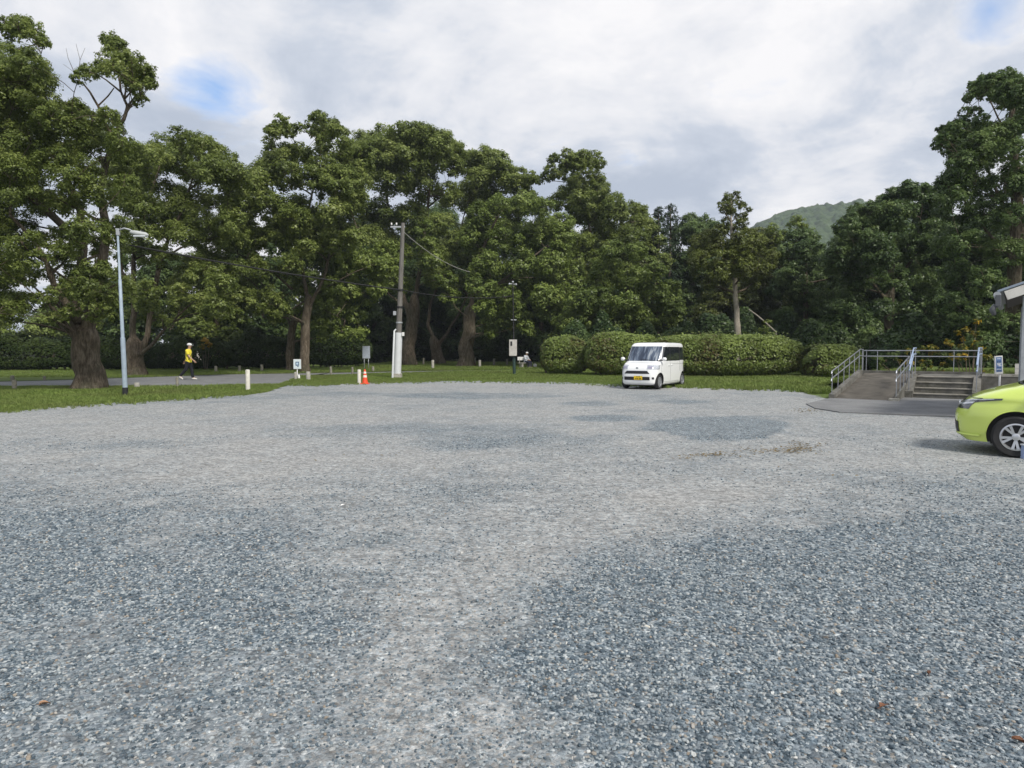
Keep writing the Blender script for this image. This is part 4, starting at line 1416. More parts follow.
WHITE = mat('white_plain', (0.72, 0.72, 0.70), .6)
ROOFM = mat('roof_metal', (0.28, 0.33, 0.40), .4, metal=.4, var=.15)
FASCIA = mat('fascia_white', (0.66, 0.64, 0.60), .6, var=.1, dirt=((.3, .28, .25), 4, .4))
SOFFIT = mat('soffit_brown', (0.10, 0.085, 0.075), .8, var=.3)
TILE = mat('roof_tile', (0.12, 0.125, 0.135), .55, var=.35, vscale=12, bump=.8, bscale=14)
PLASTER = mat('house_plaster', (0.52, 0.50, 0.46), .9, var=.1, dirt=((.3, .28, .24), 1.2, .4))


def superpt(th, xc, af, ab, w_, n):
    c_, s_ = math.cos(th), math.sin(th)
    a_ = af if c_ > 0 else ab
    return (xc+a_*math.copysign(abs(c_)**(2.0/n), c_), w_*math.copysign(abs(s_)**(2.0/n), s_))


class CarShape:
    """car hull as a stack of rounded horizontal slices; +x is the front, y is left"""
    def __init__(self, levels, xc):
        self.L = sorted(levels)
        self.xc = xc

    def lv(self, z):
        L = self.L
        z = min(max(z, L[0][0]), L[-1][0])
        for i in range(len(L)-1):
            if z <= L[i+1][0]:
                break
        p0, p1, p2, p3 = L[max(i-1, 0)], L[i], L[i+1], L[min(i+2, len(L)-1)]
        u = (z-p1[0])/max(1e-6, p2[0]-p1[0])
        out = []
        for k_ in range(1, 5):
            m1 = (p2[k_]-p0[k_])/max(1e-6, p2[0]-p0[0])*(p2[0]-p1[0])
            m2 = (p3[k_]-p1[k_])/max(1e-6, p3[0]-p1[0])*(p2[0]-p1[0])
            u2, u3 = u*u, u*u*u
            out.append((2*u3-3*u2+1)*p1[k_]+(u3-2*u2+u)*m1+(-2*u3+3*u2)*p2[k_]+(u3-u2)*m2)
        return out

    def pt(self, th, z, off=0.0):
        xf, xb, w_, n = self.lv(z)
        x, y = superpt(th, self.xc, xf-self.xc+off, self.xc-xb+off, w_+off, n)
        return Vector((x, y, z))

    def side(self, x, z, sgn=1, off=0.004):
        xf, xb, w_, n = self.lv(z)
        a_ = (xf-self.xc) if x > self.xc else (self.xc-xb)
        r_ = min(.9999, abs((x-self.xc)/a_))
        return Vector((x, sgn*(w_*(1-r_**n)**(1/n)+off), z))

    def front(self, y, z, off=0.004, rear=False):
        xf, xb, w_, n = self.lv(z)
        r_ = min(.9999, abs(y/w_))
        k_ = (1-r_**n)**(1/n)
        x = self.xc-(self.xc-xb)*k_-off if rear else self.xc+(xf-self.xc)*k_+off
        return Vector((x, y, z))

    def hull(self, nz=60, nt=112):
        g = Geo()
        z0, z1 = self.L[0][0], self.L[-1][0]
        zs = [z0+(z1-z0)*(i/nz) for i in range(nz+1)]
        ths = []
        for k_ in range(nt):   # even spacing along the superellipse
            ths.append(2*math.pi*k_/nt)
        for z in zs:
            n = self.lv(z)[3]
            for th in ths:
                # reparametrise so the corners get points
                q = th % (math.pi/2)/(math.pi/2)
                quad = int(th//(math.pi/2))
                e = q-math.sin(2*math.pi*q*1.0)*0.0
                th2 = quad*math.pi/2+math.pi/2*(0.5+0.5*math.copysign(abs(2*e-1)**(0.9), 2*e-1))
                # strong superellipse: map angle by tangent power
                c_, s_ = math.cos(th2), math.sin(th2)
                c2, s2 = math.copysign(abs(c_)**(n/2.0*.55), c_), math.copysign(abs(s_)**(n/2.0*.55), s_)
                g.v.append(tuple(self.pt(math.atan2(s2, c2), z)))
        for i in range(nz):
            for k_ in range(nt):
                a_, b_ = i*nt+k_, i*nt+(k_+1) % nt
                g.f.append((a_, b_, b_+nt, a_+nt)); g.mi.append(0)
        g.f.append(tuple(range(nt-1, -1, -1))); g.mi.append(0)
        g.f.append(tuple(nz*nt+k_ for k_ in range(nt))); g.mi.append(0)
        return g


def cut(o, cutters):
    """boolean difference, applied"""
    for c_ in cutters:
        md = o.modifiers.new('cut', 'BOOLEAN')
        md.operation = 'DIFFERENCE'
        md.solver = 'EXACT'
        md.object = c_
    dg = bpy.context.evaluated_depsgraph_get()
    me = bpy.data.meshes.new_from_object(o.evaluated_get(dg))
    o.modifiers.clear()
    o.data = me
    for c_ in cutters:
        bpy.data.objects.remove(c_)


def patch(fn, u0, u1, v0, v1, nu=10, nv=6):
    return [[fn(u0+(u1-u0)*i/nu, v0+(v1-v0)*j/nv) for i in range(nu+1)] for j in range(nv+1)]


def wheel(root, x, y, r, wd, kind, sgn):
    """tyre with rim and hub parts; axle along y"""
    g = Geo()
    M_ = Matrix.Translation((x, y, r)) @ Matrix.Rotation(-sgn*math.pi/2, 4, 'X')
    rr_ = r*.66
    prof = [(rr_, -wd/2+.01), (r*.9, -wd/2), (r*.975, -wd/2+.02), (r, -wd/2+.05), (r, wd/2-.05), (r*.975, wd/2-.02), (r*.9, wd/2), (rr_+.004, wd/2-.012), (rr_, wd/2-.04)]
    g.lathe(prof, 40, M_, capb=True, capt=True)
    ty = g.build('wheel', RUBBER, root, smooth=True, local=True, angle=50)
    g = Geo()
    zf = wd/2-.012
    g.lathe([(rr_-.002, zf-.06), (rr_-.002, zf+.004), (rr_-.022, zf+.008), (rr_-.032, zf-.01), (rr_-.04, zf-.045)], 40, M_, capb=False, capt=False)
    nsp = 5 if kind == 'alloy' else 7
    for k_ in range(nsp):
        an = 2*math.pi*k_/nsp+.3
        for off in ((-.17, .17) if kind == 'alloy' else (0,)):
            a1 = an+off*.35
            a2 = an+off*1.15
            w1, w2 = (.013, .019) if kind == 'alloy' else (.03, .045)
            p1 = Vector((math.cos(a1), math.sin(a1), 0))*(r*.13)
            p2 = Vector((math.cos(a2), math.sin(a2), 0))*(rr_-.02)
            t1 = Vector((-math.sin(a1), math.cos(a1), 0))
            t2 = Vector((-math.sin(a2), math.cos(a2), 0))
            top = [p1-t1*w1+Vector((0, 0, zf-.012)), p1+t1*w1+Vector((0, 0, zf-.012)), p2+t2*w2+Vector((0, 0, zf)), p2-t2*w2+Vector((0, 0, zf))]
            bot = [q-Vector((0, 0, .03)) for q in top]
            g.add([M_ @ q for q in bot+top], [(0, 3, 2, 1), (4, 5, 6, 7), (0, 1, 5, 4), (1, 2, 6, 5), (2, 3, 7, 6), (3, 0, 4, 7)])
    g.lathe([(r*.17, zf-.045), (r*.17, zf-.004), (r*.13, zf+.002)], 20, M_)
    g.build('rim', ALLOY if kind == 'alloy' else mat('dull_cap', (.30, .31, .33), .45, metal=.5), ty, smooth=True, local=True, angle=35)
    g = Geo()
    g.lathe([(rr_-.03, zf-.07), (rr_-.03, zf-.05)], 32, M_)
    g.build('spoke_backing_disc', BLACKP, ty, local=True)  # black disc behind the spokes, makes the gaps between them dark


def car(name, label, cat, shape, spec, paint, loc, rz, group=None):
    root = thing(name, label, cat, (0, 0, 0), 0, group)
    g = shape.hull()
    body = g.build('body', [paint, BLACKP], root, smooth=True, local=True)
    cs = []
    for ax in (0.0, -spec['wb']):
        for sg in (-1, 1):
            cg = Geo()
            Mx = Matrix.Translation((ax, sg*(spec['hw']-.02), spec['r']+.012)) @ Matrix.Rotation(math.pi/2, 4, 'X')
            cg.lathe([(spec['r']+.055, -.20), (spec['r']+.055, .20)], 44, Mx)
            cs.append(cg.build('arch_cutter', BLACKP, None, local=True))
            cs[-1].data.materials.clear()
            cs[-1].data.materials.append(paint); cs[-1].data.materials.append(BLACKP)
            cs[-1].data.polygons.foreach_set('material_index', [1]*len(cs[-1].data.polygons))
    cut(body, cs)
    body.data.polygons.foreach_set('use_smooth', [True]*len(body.data.polygons))
    body.data.set_sharp_from_angle(angle=R(38))
    for ax in (0.0, -spec['wb']):
        for sg in (-1, 1):
            wheel(root, ax, sg*(spec['hw']-.105), spec['r'], .185 if spec['r'] > .28 else .155, spec['rim'], sg)
    S = shape
    # windscreen and rear window, side windows
    z0, z1 = spec['ws']
    yw = spec['wsw']
    Geo().grid(patch(lambda u, v: S.front(u*(yw-(yw-spec['wst'])*(v-z0)/(z1-z0)), v), -1, 1, z0, z1, 22, 16)).build('windscreen', spec['wsm'], root, smooth=True, local=True)
    z0r, z1r = spec['rw']
    Geo().grid(patch(lambda u, v: S.front(u*spec['rww'], v, rear=True), -1, 1, z0r, z1r, 12, 6), flip=True).build('rear_window', DARKGLASS, root, smooth=True, local=True)
    for sg in (-1, 1):
        for (xa0, xa1, xb0, xb1, za, zb) in spec['side']:
            # bottom edge from xa0 to xa1, top edge from xb0 to xb1
            def fn(u, v, sg=sg):
                k_ = (v-za)/(zb-za)
                return S.side((xa0+(xa1-xa0)*u)*(1-k_)+(xb0+(xb1-xb0)*u)*k_, v, sg)
            Geo().grid(patch(fn, 0, 1, za, zb, 12, 8), flip=(sg < 0)).build('side_window', DARKGLASS, root, smooth=True, local=True)
        # door seams
        for xs_ in spec['seams']:
            P_ = []
            for a_, b_ in zip(xs_[:-1], xs_[1:]):
                for i in range(9):
                    P_.append(S.side(a_[0]+(b_[0]-a_[0])*i/8, a_[1]+(b_[1]-a_[1])*i/8, sg, .001))
            Geo().tube(P_, .0035, 4, cap=False).build('door_seam', BLACKP, root, local=True)
        for hx, hz in spec['handles']:
            q = S.side(hx, hz, sg, .012)
            Geo().box(q, (.16, .03, .028)).build('door_handle', paint, root, bevel=.008, local=True)
        # mirror
        mx_, my_, mz_ = spec['mirror']
        q = Vector((mx_, sg*my_, mz_))
        gg = Geo()
        gg.lathe([(.02, -.085), (.05, -.07), (.068, -.03), (.068, .035), (.05, .07), (.02, .085)], 16, Matrix.Translation(q) @ Matrix.Rotation(math.pi/2, 4, 'X') @ Matrix.Diagonal((.75, 1, 1, 1)))
        m_ = gg.build('mirror', paint, root, smooth=True, local=True)
        Geo().tube([q-Vector((.0, sg*.02, .02)), S.side(mx_+.04, mz_-.06, sg, -.01)], .022, 8).build('mirror_arm', BLACKP, m_, local=True)
    for sg in (-1, 1):
        for (xa0, xa1, za, zb) in spec.get('pillars', ()):
            Geo().grid(patch(lambda u, v: S.side(xa0+(xa1-xa0)*u, v, sg, .003), 0, 1, za, zb, 3, 8), flip=(sg < 0)).build('pillar_trim', BLACKP, root, smooth=True, local=True)
    root.location = loc
    root.rotation_euler = (0, 0, rz)
    root.scale = (spec.get('sc', 1),)*3
    return root


def frontmat_windscreen():
    """tinted glass with curtains and sky reflections painted into its colour: glossy dark blue with soft vertical cloth bands"""
    m = bpy.data.materials.new('windscreen_curtains_reflections')
    m.use_nodes = True
    t = NT(m.node_tree)
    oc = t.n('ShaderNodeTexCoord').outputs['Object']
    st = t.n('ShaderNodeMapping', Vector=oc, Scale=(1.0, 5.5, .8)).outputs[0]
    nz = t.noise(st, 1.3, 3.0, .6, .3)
    c = t.ramp(nz, [(.42, (.025, .035, .06)), (.55, (.10, .13, .18)), (.66, (.34, .37, .40))])  # dark blue reflections and pale curtain cloth, both painted as colour
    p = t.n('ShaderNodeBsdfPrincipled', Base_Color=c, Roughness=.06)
    p.inputs['Specular IOR Level'].default_value = .8
    t.n('ShaderNodeOutputMaterial', Surface=p.outputs[0])
    return m


# ---- white kei wagon
kei = CarShape([(.17, .44, -2.80, .67, 6), (.22, .50, -2.85, .71, 6), (.35, .525, -2.87, .728, 6), (.5, .535, -2.87, .737, 6), (.70, .515, -2.87, .7375, 6), (.82, .465, -2.865, .735, 6),
                (.90, .38, -2.86, .732, 6), (.96, .25, -2.855, .73, 6.5), (1.0, .11, -2.85, .728, 7), (1.04, .0, -2.848, .724, 7), (1.2, -.12, -2.84, .716, 8), (1.4, -.26, -2.83, .704, 8), (1.55, -.37, -2.82, .692, 8),
                (1.64, -.45, -2.81, .680, 8), (1.70, -.54, -2.78, .655, 7.5), (1.735, -.66, -2.70, .61, 7), (1.75, -.85, -2.5, .52, 6)], -1.2)
spec = dict(sc=1.045, pillars=((-1.05, -.97, 1.05, 1.58), (-2.11, -2.01, 1.06, 1.575)), wb=2.455, hw=.7375, r=.278, rim='cap', ws=(1.05, 1.60), wsw=.665, wst=.62, wsm=frontmat_windscreen(), rw=(1.05, 1.6), rww=.58,
            side=[(-.16, -.98, -.46, -.98, 1.05, 1.58), (-1.04, -2.02, -1.04, -2.02, 1.05, 1.58), (-2.10, -2.66, -2.10, -2.60, 1.07, 1.57)],
            seams=[[(-.10, .35), (-.10, 1.0)], [(-1.01, .28), (-1.01, 1.6)], [(-2.06, .65), (-2.06, 1.6)], [(-.35, .27), (-2.0, .27)], [(-1.2, .93), (-2.8, .93)]],
            handles=[(-.86, .88), (-1.16, .88)], mirror=(-.10, .83, 1.12))
fw = gp(657.5, 389.4)
th_k = R(33)
fdir = Vector((-math.sin(th_k), -math.cos(th_k), 0))
rz_k = math.atan2(fdir.y, fdir.x)
left = Vector((-fdir.y, fdir.x, 0))      # +y of the car
kcar = car('white_wagon_car', 'boxy white small wagon with yellow number plate parked in front of the long hedge', 'car', kei, spec, WHITEP, fw-left*.64+Vector((0, 0, .004)), rz_k)


def kp(g, name, m, **kw):
    return g.build(name, m, kcar, local=True, **kw)


S = kei
kp(Geo().grid(patch(lambda u, v: S.front(u*(.50-(v-.58)*.9), v, .006), -1, 1, .585, .70, 14, 4)), 'grille', BLACKP, smooth=True)
kp(Geo().grid(patch(lambda u, v: S.front(u*.44, v, .009), -1, 1, .69, .70, 14, 2)), 'grille_bar', CHROME, smooth=True)
kp(Geo().grid(patch(lambda u, v: S.front(u*.50, v, .006), -1, 1, .35, .475, 14, 4)), 'lower_grille', BLACKP, smooth=True)
pl = kp(Geo().grid(patch(lambda u, v: S.front(u, v, .016), -.10, .23, .36, .505, 3, 2)), 'number_plate', PLATEY)
gq = Geo()
for yy, wd in ((-.04, .022), (.01, .03), (.055, .012), (.10, .03), (.15, .03)):
    gq.grid(patch(lambda u, v: S.front(u, v, .0185), yy, yy+wd, .375, .43, 2, 2))
for yy, wd in ((.0, .05), (.08, .06)):
    gq.grid(patch(lambda u, v: S.front(u, v, .0185), yy, yy+wd, .46, .485, 2, 2))
gq.build('plate_marks', BLACKM, pl, local=True)
for sg in (-1, 1):
    hl = kp(Geo().grid(patch(lambda u, v: S.pt(sg*u, v, .005), .13, 1.15, .745, .90, 22, 6), flip=(sg < 0)), 'headlight', LAMPGLASS, smooth=True)
    Geo().grid(patch(lambda u, v: S.pt(sg*u, v, .008), .17, .5, .78, .865, 10, 4), flip=(sg < 0)).build('lens', mat('lamp_violet', (.28, .27, .36), .08, spec=.9), hl, smooth=True, local=True)
    kp(Geo().grid(patch(lambda u, v: S.front(u*.03+sg*.60, v, .007), -1, 1, .38, .46, 3, 3)), 'fog_lamp', BLACKP, smooth=True)
    kp(Geo().grid(patch(lambda u, v: S.pt(sg*(math.pi-u), v, .005), .12, .62, .85, 1.3, 8, 6), flip=(sg > 0)), 'tail_lamp', mat('tail_red', (.35, .01, .01), .15), smooth=True)
kp(Geo().tube([S.front(-.62+i*.062, .905, .002) for i in range(21)], .004, 4), 'bonnet_seam', BLACKP)
kp(Geo().lathe([(.045, 0), (.045, .012), (.035, .016)], 18, Matrix.Translation(S.front(0, .79, .0)) @ Matrix.Rotation(math.pi/2, 4, 'Y')), 'emblem', CHROME)
kp(Geo().tube([S.front(.5, 1.07, .01), S.front(.1, 1.10, .015), S.front(-.1, 1.12, .015)], .008, 5), 'wiper', BLACKP)
kp(Geo().grid(patch(lambda u, v: S.pt(u, v, .003), -.9, .9, 1.60, 1.64, 20, 2)), 'roof_edge_trim', WHITEP, smooth=True)
kp(Geo().box((-1.2, 0, .2), (3.0, 1.25, .12)), 'underbody', BLACKP)

# ---- lime green hatchback
fit = CarShape([(.19, .62, -3.02, .76, 5), (.24, .69, -3.10, .80, 4), (.32, .735, -3.13, .835, 3.9), (.45, .75, -3.145, .846, 3.9), (.58, .755, -3.15, .8475, 3.9), (.70, .70, -3.14, .845, 3.9), (.78, .625, -3.13, .838, 4.0),
                (.84, .54, -3.12, .828, 4.6), (.90, .42, -3.11, .815, 4.6), (.95, .28, -3.10, .803, 4.8), (.99, .16, -3.09, .79, 5), (1.03, .0, -3.08, .775, 5.5), (1.08, -.12, -3.06, .76, 6), (1.2, -.36, -3.02, .72, 6.5),
                (1.33, -.66, -2.95, .67, 6.5), (1.42, -.92, -2.86, .63, 6), (1.48, -1.18, -2.72, .585, 5.5), (1.515, -1.45, -2.45, .50, 5), (1.525, -1.7, -2.2, .38, 4)], -1.25)
spec2 = dict(wb=2.53, hw=.8475, r=.300, rim='alloy', ws=(1.045, 1.44), wsw=.68, wst=.54, wsm=DARKGLASS, rw=(1.05, 1.38), rww=.55,
             side=[(-.30, -1.12, -.86, -1.12, 1.02, 1.40), (-1.18, -2.0, -1.18, -1.95, 1.02, 1.41), (-2.06, -2.62, -2.02, -2.42, 1.04, 1.38), (-.10, -.26, -.40, -.46, 1.01, 1.16)],
             seams=[[(-.36, .28), (-.33, .95)], [(-1.15, .28), (-1.15, 1.42)], [(-2.05, .75), (-2.02, 1.40)], [(-.4, .26), (-2.1, .26)]], handles=[(-1.02, .86), (-1.95, .88)], mirror=(-.36, .93, 1.05))
al = R(34)
fdir2 = Vector((-math.cos(al), math.sin(al), 0))
left2 = Vector((-fdir2.y, fdir2.x, 0))
wc = gp(1015, 457.5)
fcar = car('lime_hatchback_car', 'bright lime green hatchback cut off by the right edge with its alloy front wheel showing', 'car', fit, spec2, LIME, wc-left2*.742+Vector((0, 0, .004)), math.atan2(fdir2.y, fdir2.x))
S2 = fit


def fp(g, name, m, **kw):
    return g.build(name, m, fcar, local=True, **kw)


def zlamp(u, v):     # lamp outline: rises and narrows towards the rear
    k_ = min(1, u/.95)
    lo_ = .655+.165*k_**1.1
    hi_ = .775+.070*k_
    return lo_+(hi_-lo_)*v


for sg in (-1, 1):
    hl = fp(Geo().grid([[S2.pt(sg*(.004+.95*(i/26)**1.6), zlamp(.95*i/26, j/6), .006) for i in range(27)] for j in range(7)], flip=(sg < 0)), 'headlight', LAMPDARK, smooth=True)
    Geo().grid([[S2.pt(sg*(.02+.50*(i/12)**1.5), zlamp(.12+.42*i/12, .10+.42*j/3), .009) for i in range(13)] for j in range(4)], flip=(sg < 0)).build('lens', LAMPGLASS, hl, smooth=True, local=True)
    Geo().grid([[S2.pt(sg*(.12+.72*(i/12)**1.4), zlamp(.25+.62*i/12, .62+.30*j/3), .009) for i in range(13)] for j in range(4)], flip=(sg < 0)).build('lens', LAMPGLASS, hl, smooth=True, local=True)
    fp(Geo().grid([[S2.pt(sg*(.0008+.06*(i/12)**2), .33+.11*(j/4)*(1-.35*i/12), .006) for i in range(13)] for j in range(5)], flip=(sg < 0)), 'fog_lamp_recess', BLACKP, smooth=True)
    fp(Geo().grid(patch(lambda u, v: S2.pt(sg*(math.pi-u), v, .005), .08, .9, .85, 1.25, 8, 6), flip=(sg > 0)), 'tail_lamp', mat('tail_red', (.35, .01, .01), .15), smooth=True)
    # wheel arch lip and bumper crease
    arc = [S2.side(math.cos(a_)*.360, .312+math.sin(a_)*.360, sg, .002) for a_ in np.linspace(.02, math.pi-.02, 24)]
    fp(Geo().tube(arc, .007, 6), 'wheel_arch_lip', LIME, smooth=True)
    crs = [S2.pt(sg*.06, .60, .001), S2.pt(sg*.20, .585, .001), S2.pt(sg*.34, .60, .001), S2.pt(sg*.30, .52, .001), S2.pt(sg*.24, .42, .001)]
    fp(Geo().tube(crs, .006, 6), 'bumper_crease', LIME, smooth=True)
    sk = [S2.pt(sg*a_, .275, .008) for a_ in np.linspace(.0, .75, 18)]
    fp(Geo().tube(sk, .018, 8), 'bumper_lip', LIME, smooth=True)
fp(Geo().grid(patch(lambda u, v: S2.front(u*.60, v, .008), -1, 1, .665, .76, 16, 4)), 'grille', LAMPDARK, smooth=True)
fp(Geo().grid(patch(lambda u, v: S2.front(u*.45, v, .008), -1, 1, .30, .46, 16, 4)), 'lower_grille', BLACKP, smooth=True)
fp(Geo().lathe([(.05, 0), (.05, .014), (.04, .018)], 18, Matrix.Translation(S2.front(0, .715, .006)) @ Matrix.Rotation(math.pi/2, 4, 'Y')), 'emblem', CHROME)
fp(Geo().tube([S2.pt(a_, .832, .001) for a_ in np.linspace(-.6, .6, 30)], .005, 5), 'bonnet_seam', BLACKP)
fp(Geo().box((-1.25, 0, .22), (3.1, 1.2, .12)), 'underbody', BLACKP)
fp(Geo().tube([S2.front(.62, 1.045, .02), S2.front(.2, 1.06, .02), S2.front(0, 1.07, .02)], .01, 5), 'wiper', BLACKP)

# ------------------------------------------------------------------ ramp, steps, rails: local frame e1 along the steps, e2 up the steps
PH = R(36)
O = Vector((12.76, 21.9, 0))
E1 = Vector((math.cos(PH), -math.sin(PH), 0))
E2 = Vector((math.sin(PH), math.cos(PH), 0))


def st(a, b, z):
    return O+E1*a+E2*b+Vector((0, 0, z))


HP = .68


def quadp(g, a0, a1, b0, b1, z0, z1):
    P_ = [st(a0, b0, 0), st(a1, b0, 0), st(a1, b1, 0), st(a0, b1, 0)]
    return g.prism([(q.x, q.y) for q in P_], z0, z1)


steps = thing('concrete_steps', 'four worn concrete steps between railings beside the ramp', 'steps', st(.75, 0, 0))
for i in range(4):
    g = Geo()
    quadp(g, 0, 1.55, i*.3, 1.25, HP/4*i+.001*(i == 0), HP/4*(i+1)-.03)
    g.build('riser_block', CONC, steps)
    g = Geo()
    quadp(g, -.003, 1.553, i*.3-.02, 1.25 if i == 3 else i*.3+.32, HP/4*(i+1)-.028, HP/4*(i+1))
    g.build('tread', mat('worn_tread', (0.30, 0.285, 0.25), .9, var=.25, vscale=5, dirt=((.10, .09, .06), 3, .7), bump=.3), steps)
for a0, a1 in ((-.22, -.006), (1.556, 1.76)):
    g = Geo()
    P_ = [st(a0, -.12, 0), st(a1, -.12, 0), st(a1, .95, 0), st(a1, 1.25, 0), st(a0, 1.25, 0), st(a0, .95, 0)]
    g.prism([(q.x, q.y) for q in P_], 0, [.24, .24, HP+.06, HP+.06, HP+.06, HP+.06])
    g.build('side_wall', CONC, steps)
plat = Geo()
quadp(plat, -2.1, 1.76, 3.55, 3.7, 0, HP+.09)
ld = thing('concrete_landing', 'low concrete landing on top of the steps and ramp', 'landing', st(0, 2.4, 0))
g = Geo(); quadp(g, -.05, 1.756, 1.252, 3.54, 0, HP-.002); g.build('slab', CONC, ld)
plat.build('back_kerb', CONC, ld)
ramp = thing('concrete_ramp', 'stained concrete wheelchair ramp sloping up with low kerbs', 'ramp', st(-1.1, 0, 0))
g = Geo()
P_ = [st(-1.95, -1.75, 0), st(-.30, -1.9, 0), st(-.30, 3.0, 0), st(-.053, 3.0, 0), st(-.053, 3.54, 0), st(-1.95, 3.54, 0)]
g.prism([(q.x, q.y) for q in P_], 0, [.035, .035, HP-.01, HP-.01, HP-.004, HP-.004])
g.build('ramp_surface', mat('ramp_concrete', (0.110, 0.100, 0.086), .93, var=.35, vscale=1.6, bump=.3, bscale=40, spec=.15, dirt=((.055, .052, .045), 1.4, .7)), ramp)
for a0, a1 in ((-2.12, -1.953), (-.297, -.225)):
    g = Geo()
    P_ = [st(a0, -1.85, 0), st(a1, -1.85, 0), st(a1, 3.0, 0), st(a0, 3.0, 0)]
    g.prism([(q.x, q.y) for q in P_], 0, [.15, .15, HP+.12, HP+.12])
    g.build('kerb', CONC, ramp)
g = Geo(); quadp(g, -.42, -.16, -2.1, -1.87, 0, .10); g.build('footing', CONCL, ramp)


def rail(name, label, path, hs, posts, m=STEEL, r=.019, pr=.013, group='steel railings of the ramp and steps', endcap=False):
    """path of (a,b,z floor); hs heights of the bars; posts list of path fractions"""
    P0 = [st(*p_) for p_ in path]
    root = thing(name, label, 'railing', (P0[0].x, P0[0].y, 0), 0, group)
    ln = [0]
    for i in range(len(P0)-1):
        ln.append(ln[-1]+(P0[i+1]-P0[i]).length)

    def pos(u):
        d = u*ln[-1]
        for i in range(len(P0)-1):
            if d <= ln[i+1]+1e-6:
                return P0[i].lerp(P0[i+1], (d-ln[i])/max(1e-6, ln[i+1]-ln[i]))
        return P0[-1]
    for h in hs:
        pts_ = [p_+Vector((0, 0, h)) for p_ in P0]
        if endcap:
            dvec = (pts_[0]-pts_[1]).normalized()
            pts_ = [pts_[0]+dvec*.12+Vector((0, 0, -.07)), pts_[0]+dvec*.10]+pts_
        Geo().tube(pts_, r, 10).build('handrail', m, root, smooth=True, angle=60)
    for u in posts:
        q = pos(u)
        Geo().tube([q-Vector((0, 0, .03)), q+Vector((0, 0, max(hs)))], pr, 8).build('post', STEEL, root, smooth=True, angle=60)
    return root


rz_ = lambda b: HP*max(0, min(1, (b+1.8)/4.8))
rail('ramp_railing', 'double bar steel railing along the grass side of the ramp', [(-2.04, -1.8, .10), (-2.04, 3.0, HP+.1), (-2.04, 3.62, HP+.09)], (.78, .55), [0, .17, .34, .51, .68, .85, .97], endcap=True)
rail('ramp_railing', 'double bar steel railing between the ramp and the steps', [(-.26, -1.8, .13), (-.26, 1.2, .52)], (.80, .55), [0, .28, .55, .8, .97], endcap=True)
rail('landing_railing', 'double bar steel railing along the back of the landing', [(-2.04, 3.62, HP+.09), (1.66, 3.62, HP+.09)], (.74, .53), [.0, .03, .13, .42, .78, 1.0])
rail('step_railing', 'steel handrail with a painted blue reflection on the left side of the steps', [(-.12, -.1, .22), (-.12, .98, HP+.06), (-.12, 1.6, HP+.06)], (.86, .66), [0.02, .5, .95], m=STEELB, r=.024)
rail('step_railing', 'steel handrail with a painted blue reflection on the right side of the steps', [(1.66, -.1, .22), (1.66, .98, HP+.06), (1.66, 3.55, HP+.06)], (.86, .66), [0.02, .3, .65, .98], m=STEELB, r=.024)

# grass bank behind the landing and beside the ramp
g = Geo()
bx = np.linspace(-9, 22, 32)
by = np.linspace(0, 14, 20)
P_ = []
for v in by:
    row = []
    for u in bx:
        q = st(u, 3.72+v, 0)
        z = .50*smooth01(np.array([(u+4.5)/2.5]))[0]*smooth01(np.array([(v+.9)/1.2]))[0]+.25*smooth01(np.array([(v-3)/6]))[0]*smooth01(np.array([(u+4)/3]))[0]-.02
        row.append((q.x, q.y, float(z)+(fbm(np.array([q.x]), np.array([q.y]), .8, 3)[0]-.5)*.1))
    P_.append(row)
g.grid(P_)
props(g.build('grass_bank', lawn, smooth=True), 'grassy bank rising behind the landing', 'bank', kind='structure')
x, y = rand_pts(12, 26, 18, 34, 26000)
d = np.stack([x-O.x, y-O.y], 1)
aa = d[:, 0]*E1.x+d[:, 1]*E1.y
bb = d[:, 0]*E2.x+d[:, 1]*E2.y-3.72
ok = (bb > .03) & (bb < 6)
x, y, aa, bb = x[ok], y[ok], aa[ok], bb[ok]
zz_ = .50*smooth01((aa+4.5)/2.5)*smooth01((bb+.9)/1.2)+.25*smooth01((bb-3)/6)*smooth01((aa+4)/3)-.03
scatter('bank_grass', np.stack([x, y, zz_], 1), RNG.uniform(.08, .22, len(x)), [tuft(40+i) for i in range(3)], tilt=.2, label='rough grass and weeds on the bank behind the rails', cat='grass')

# retaining wall right of the steps and pale path behind the car
rw = thing('retaining_wall', 'low mossy concrete retaining wall right of the steps', 'wall', st(2.6, 0, 0))
g = Geo(); quadp(g, 1.78, 5.5, .75, .95, 0, .72); g.build('wall', CONC, rw)
g = Geo(); quadp(g, 1.775, 5.505, .74, .96, .722, .80); g.build('coping', CONCL, rw)
g = Geo()
P_ = [st(2.6, .97, 0), st(9, .97, 0), st(9, 8, 0), st(2.6, 8, 0)]
g.prism([(q.x, q.y) for q in P_], 0, [.66, .66, 1.0, 1.0])
props(g.build('path', mat('path_concrete', (0.26, 0.25, 0.235), .9, var=.2, vscale=1.5, bump=.2)), 'pale sloping path behind the retaining wall', 'path', kind='structure')


# ------------------------------------------------------------------ signs, posts, poles
def post_at(name, label, px, pyb, pyt, wpx, m, cat='bollard', group=None, cap=True, lean=0.0):
    q = gp(px, pyb)
    s = sp(q.y)
    h = (pyb-pyt)/s
    r = wpx/2/s
    g = Geo()
    pr = [(r*1.02, -.05), (r, .03), (r*.98, h-.03), (r*.85, h-.005), (r*.5, h)]
    Mt = Matrix.Translation(q) @ Matrix.Rotation(lean, 4, 'Y')
    g.lathe(pr, 14, Mt)
    o = g.build(name, m, None, smooth=True, angle=50)
    # origin at the base
    for v in o.data.vertices:
        v.co -= q
    o.location = q
    return props(o, label, cat, group)


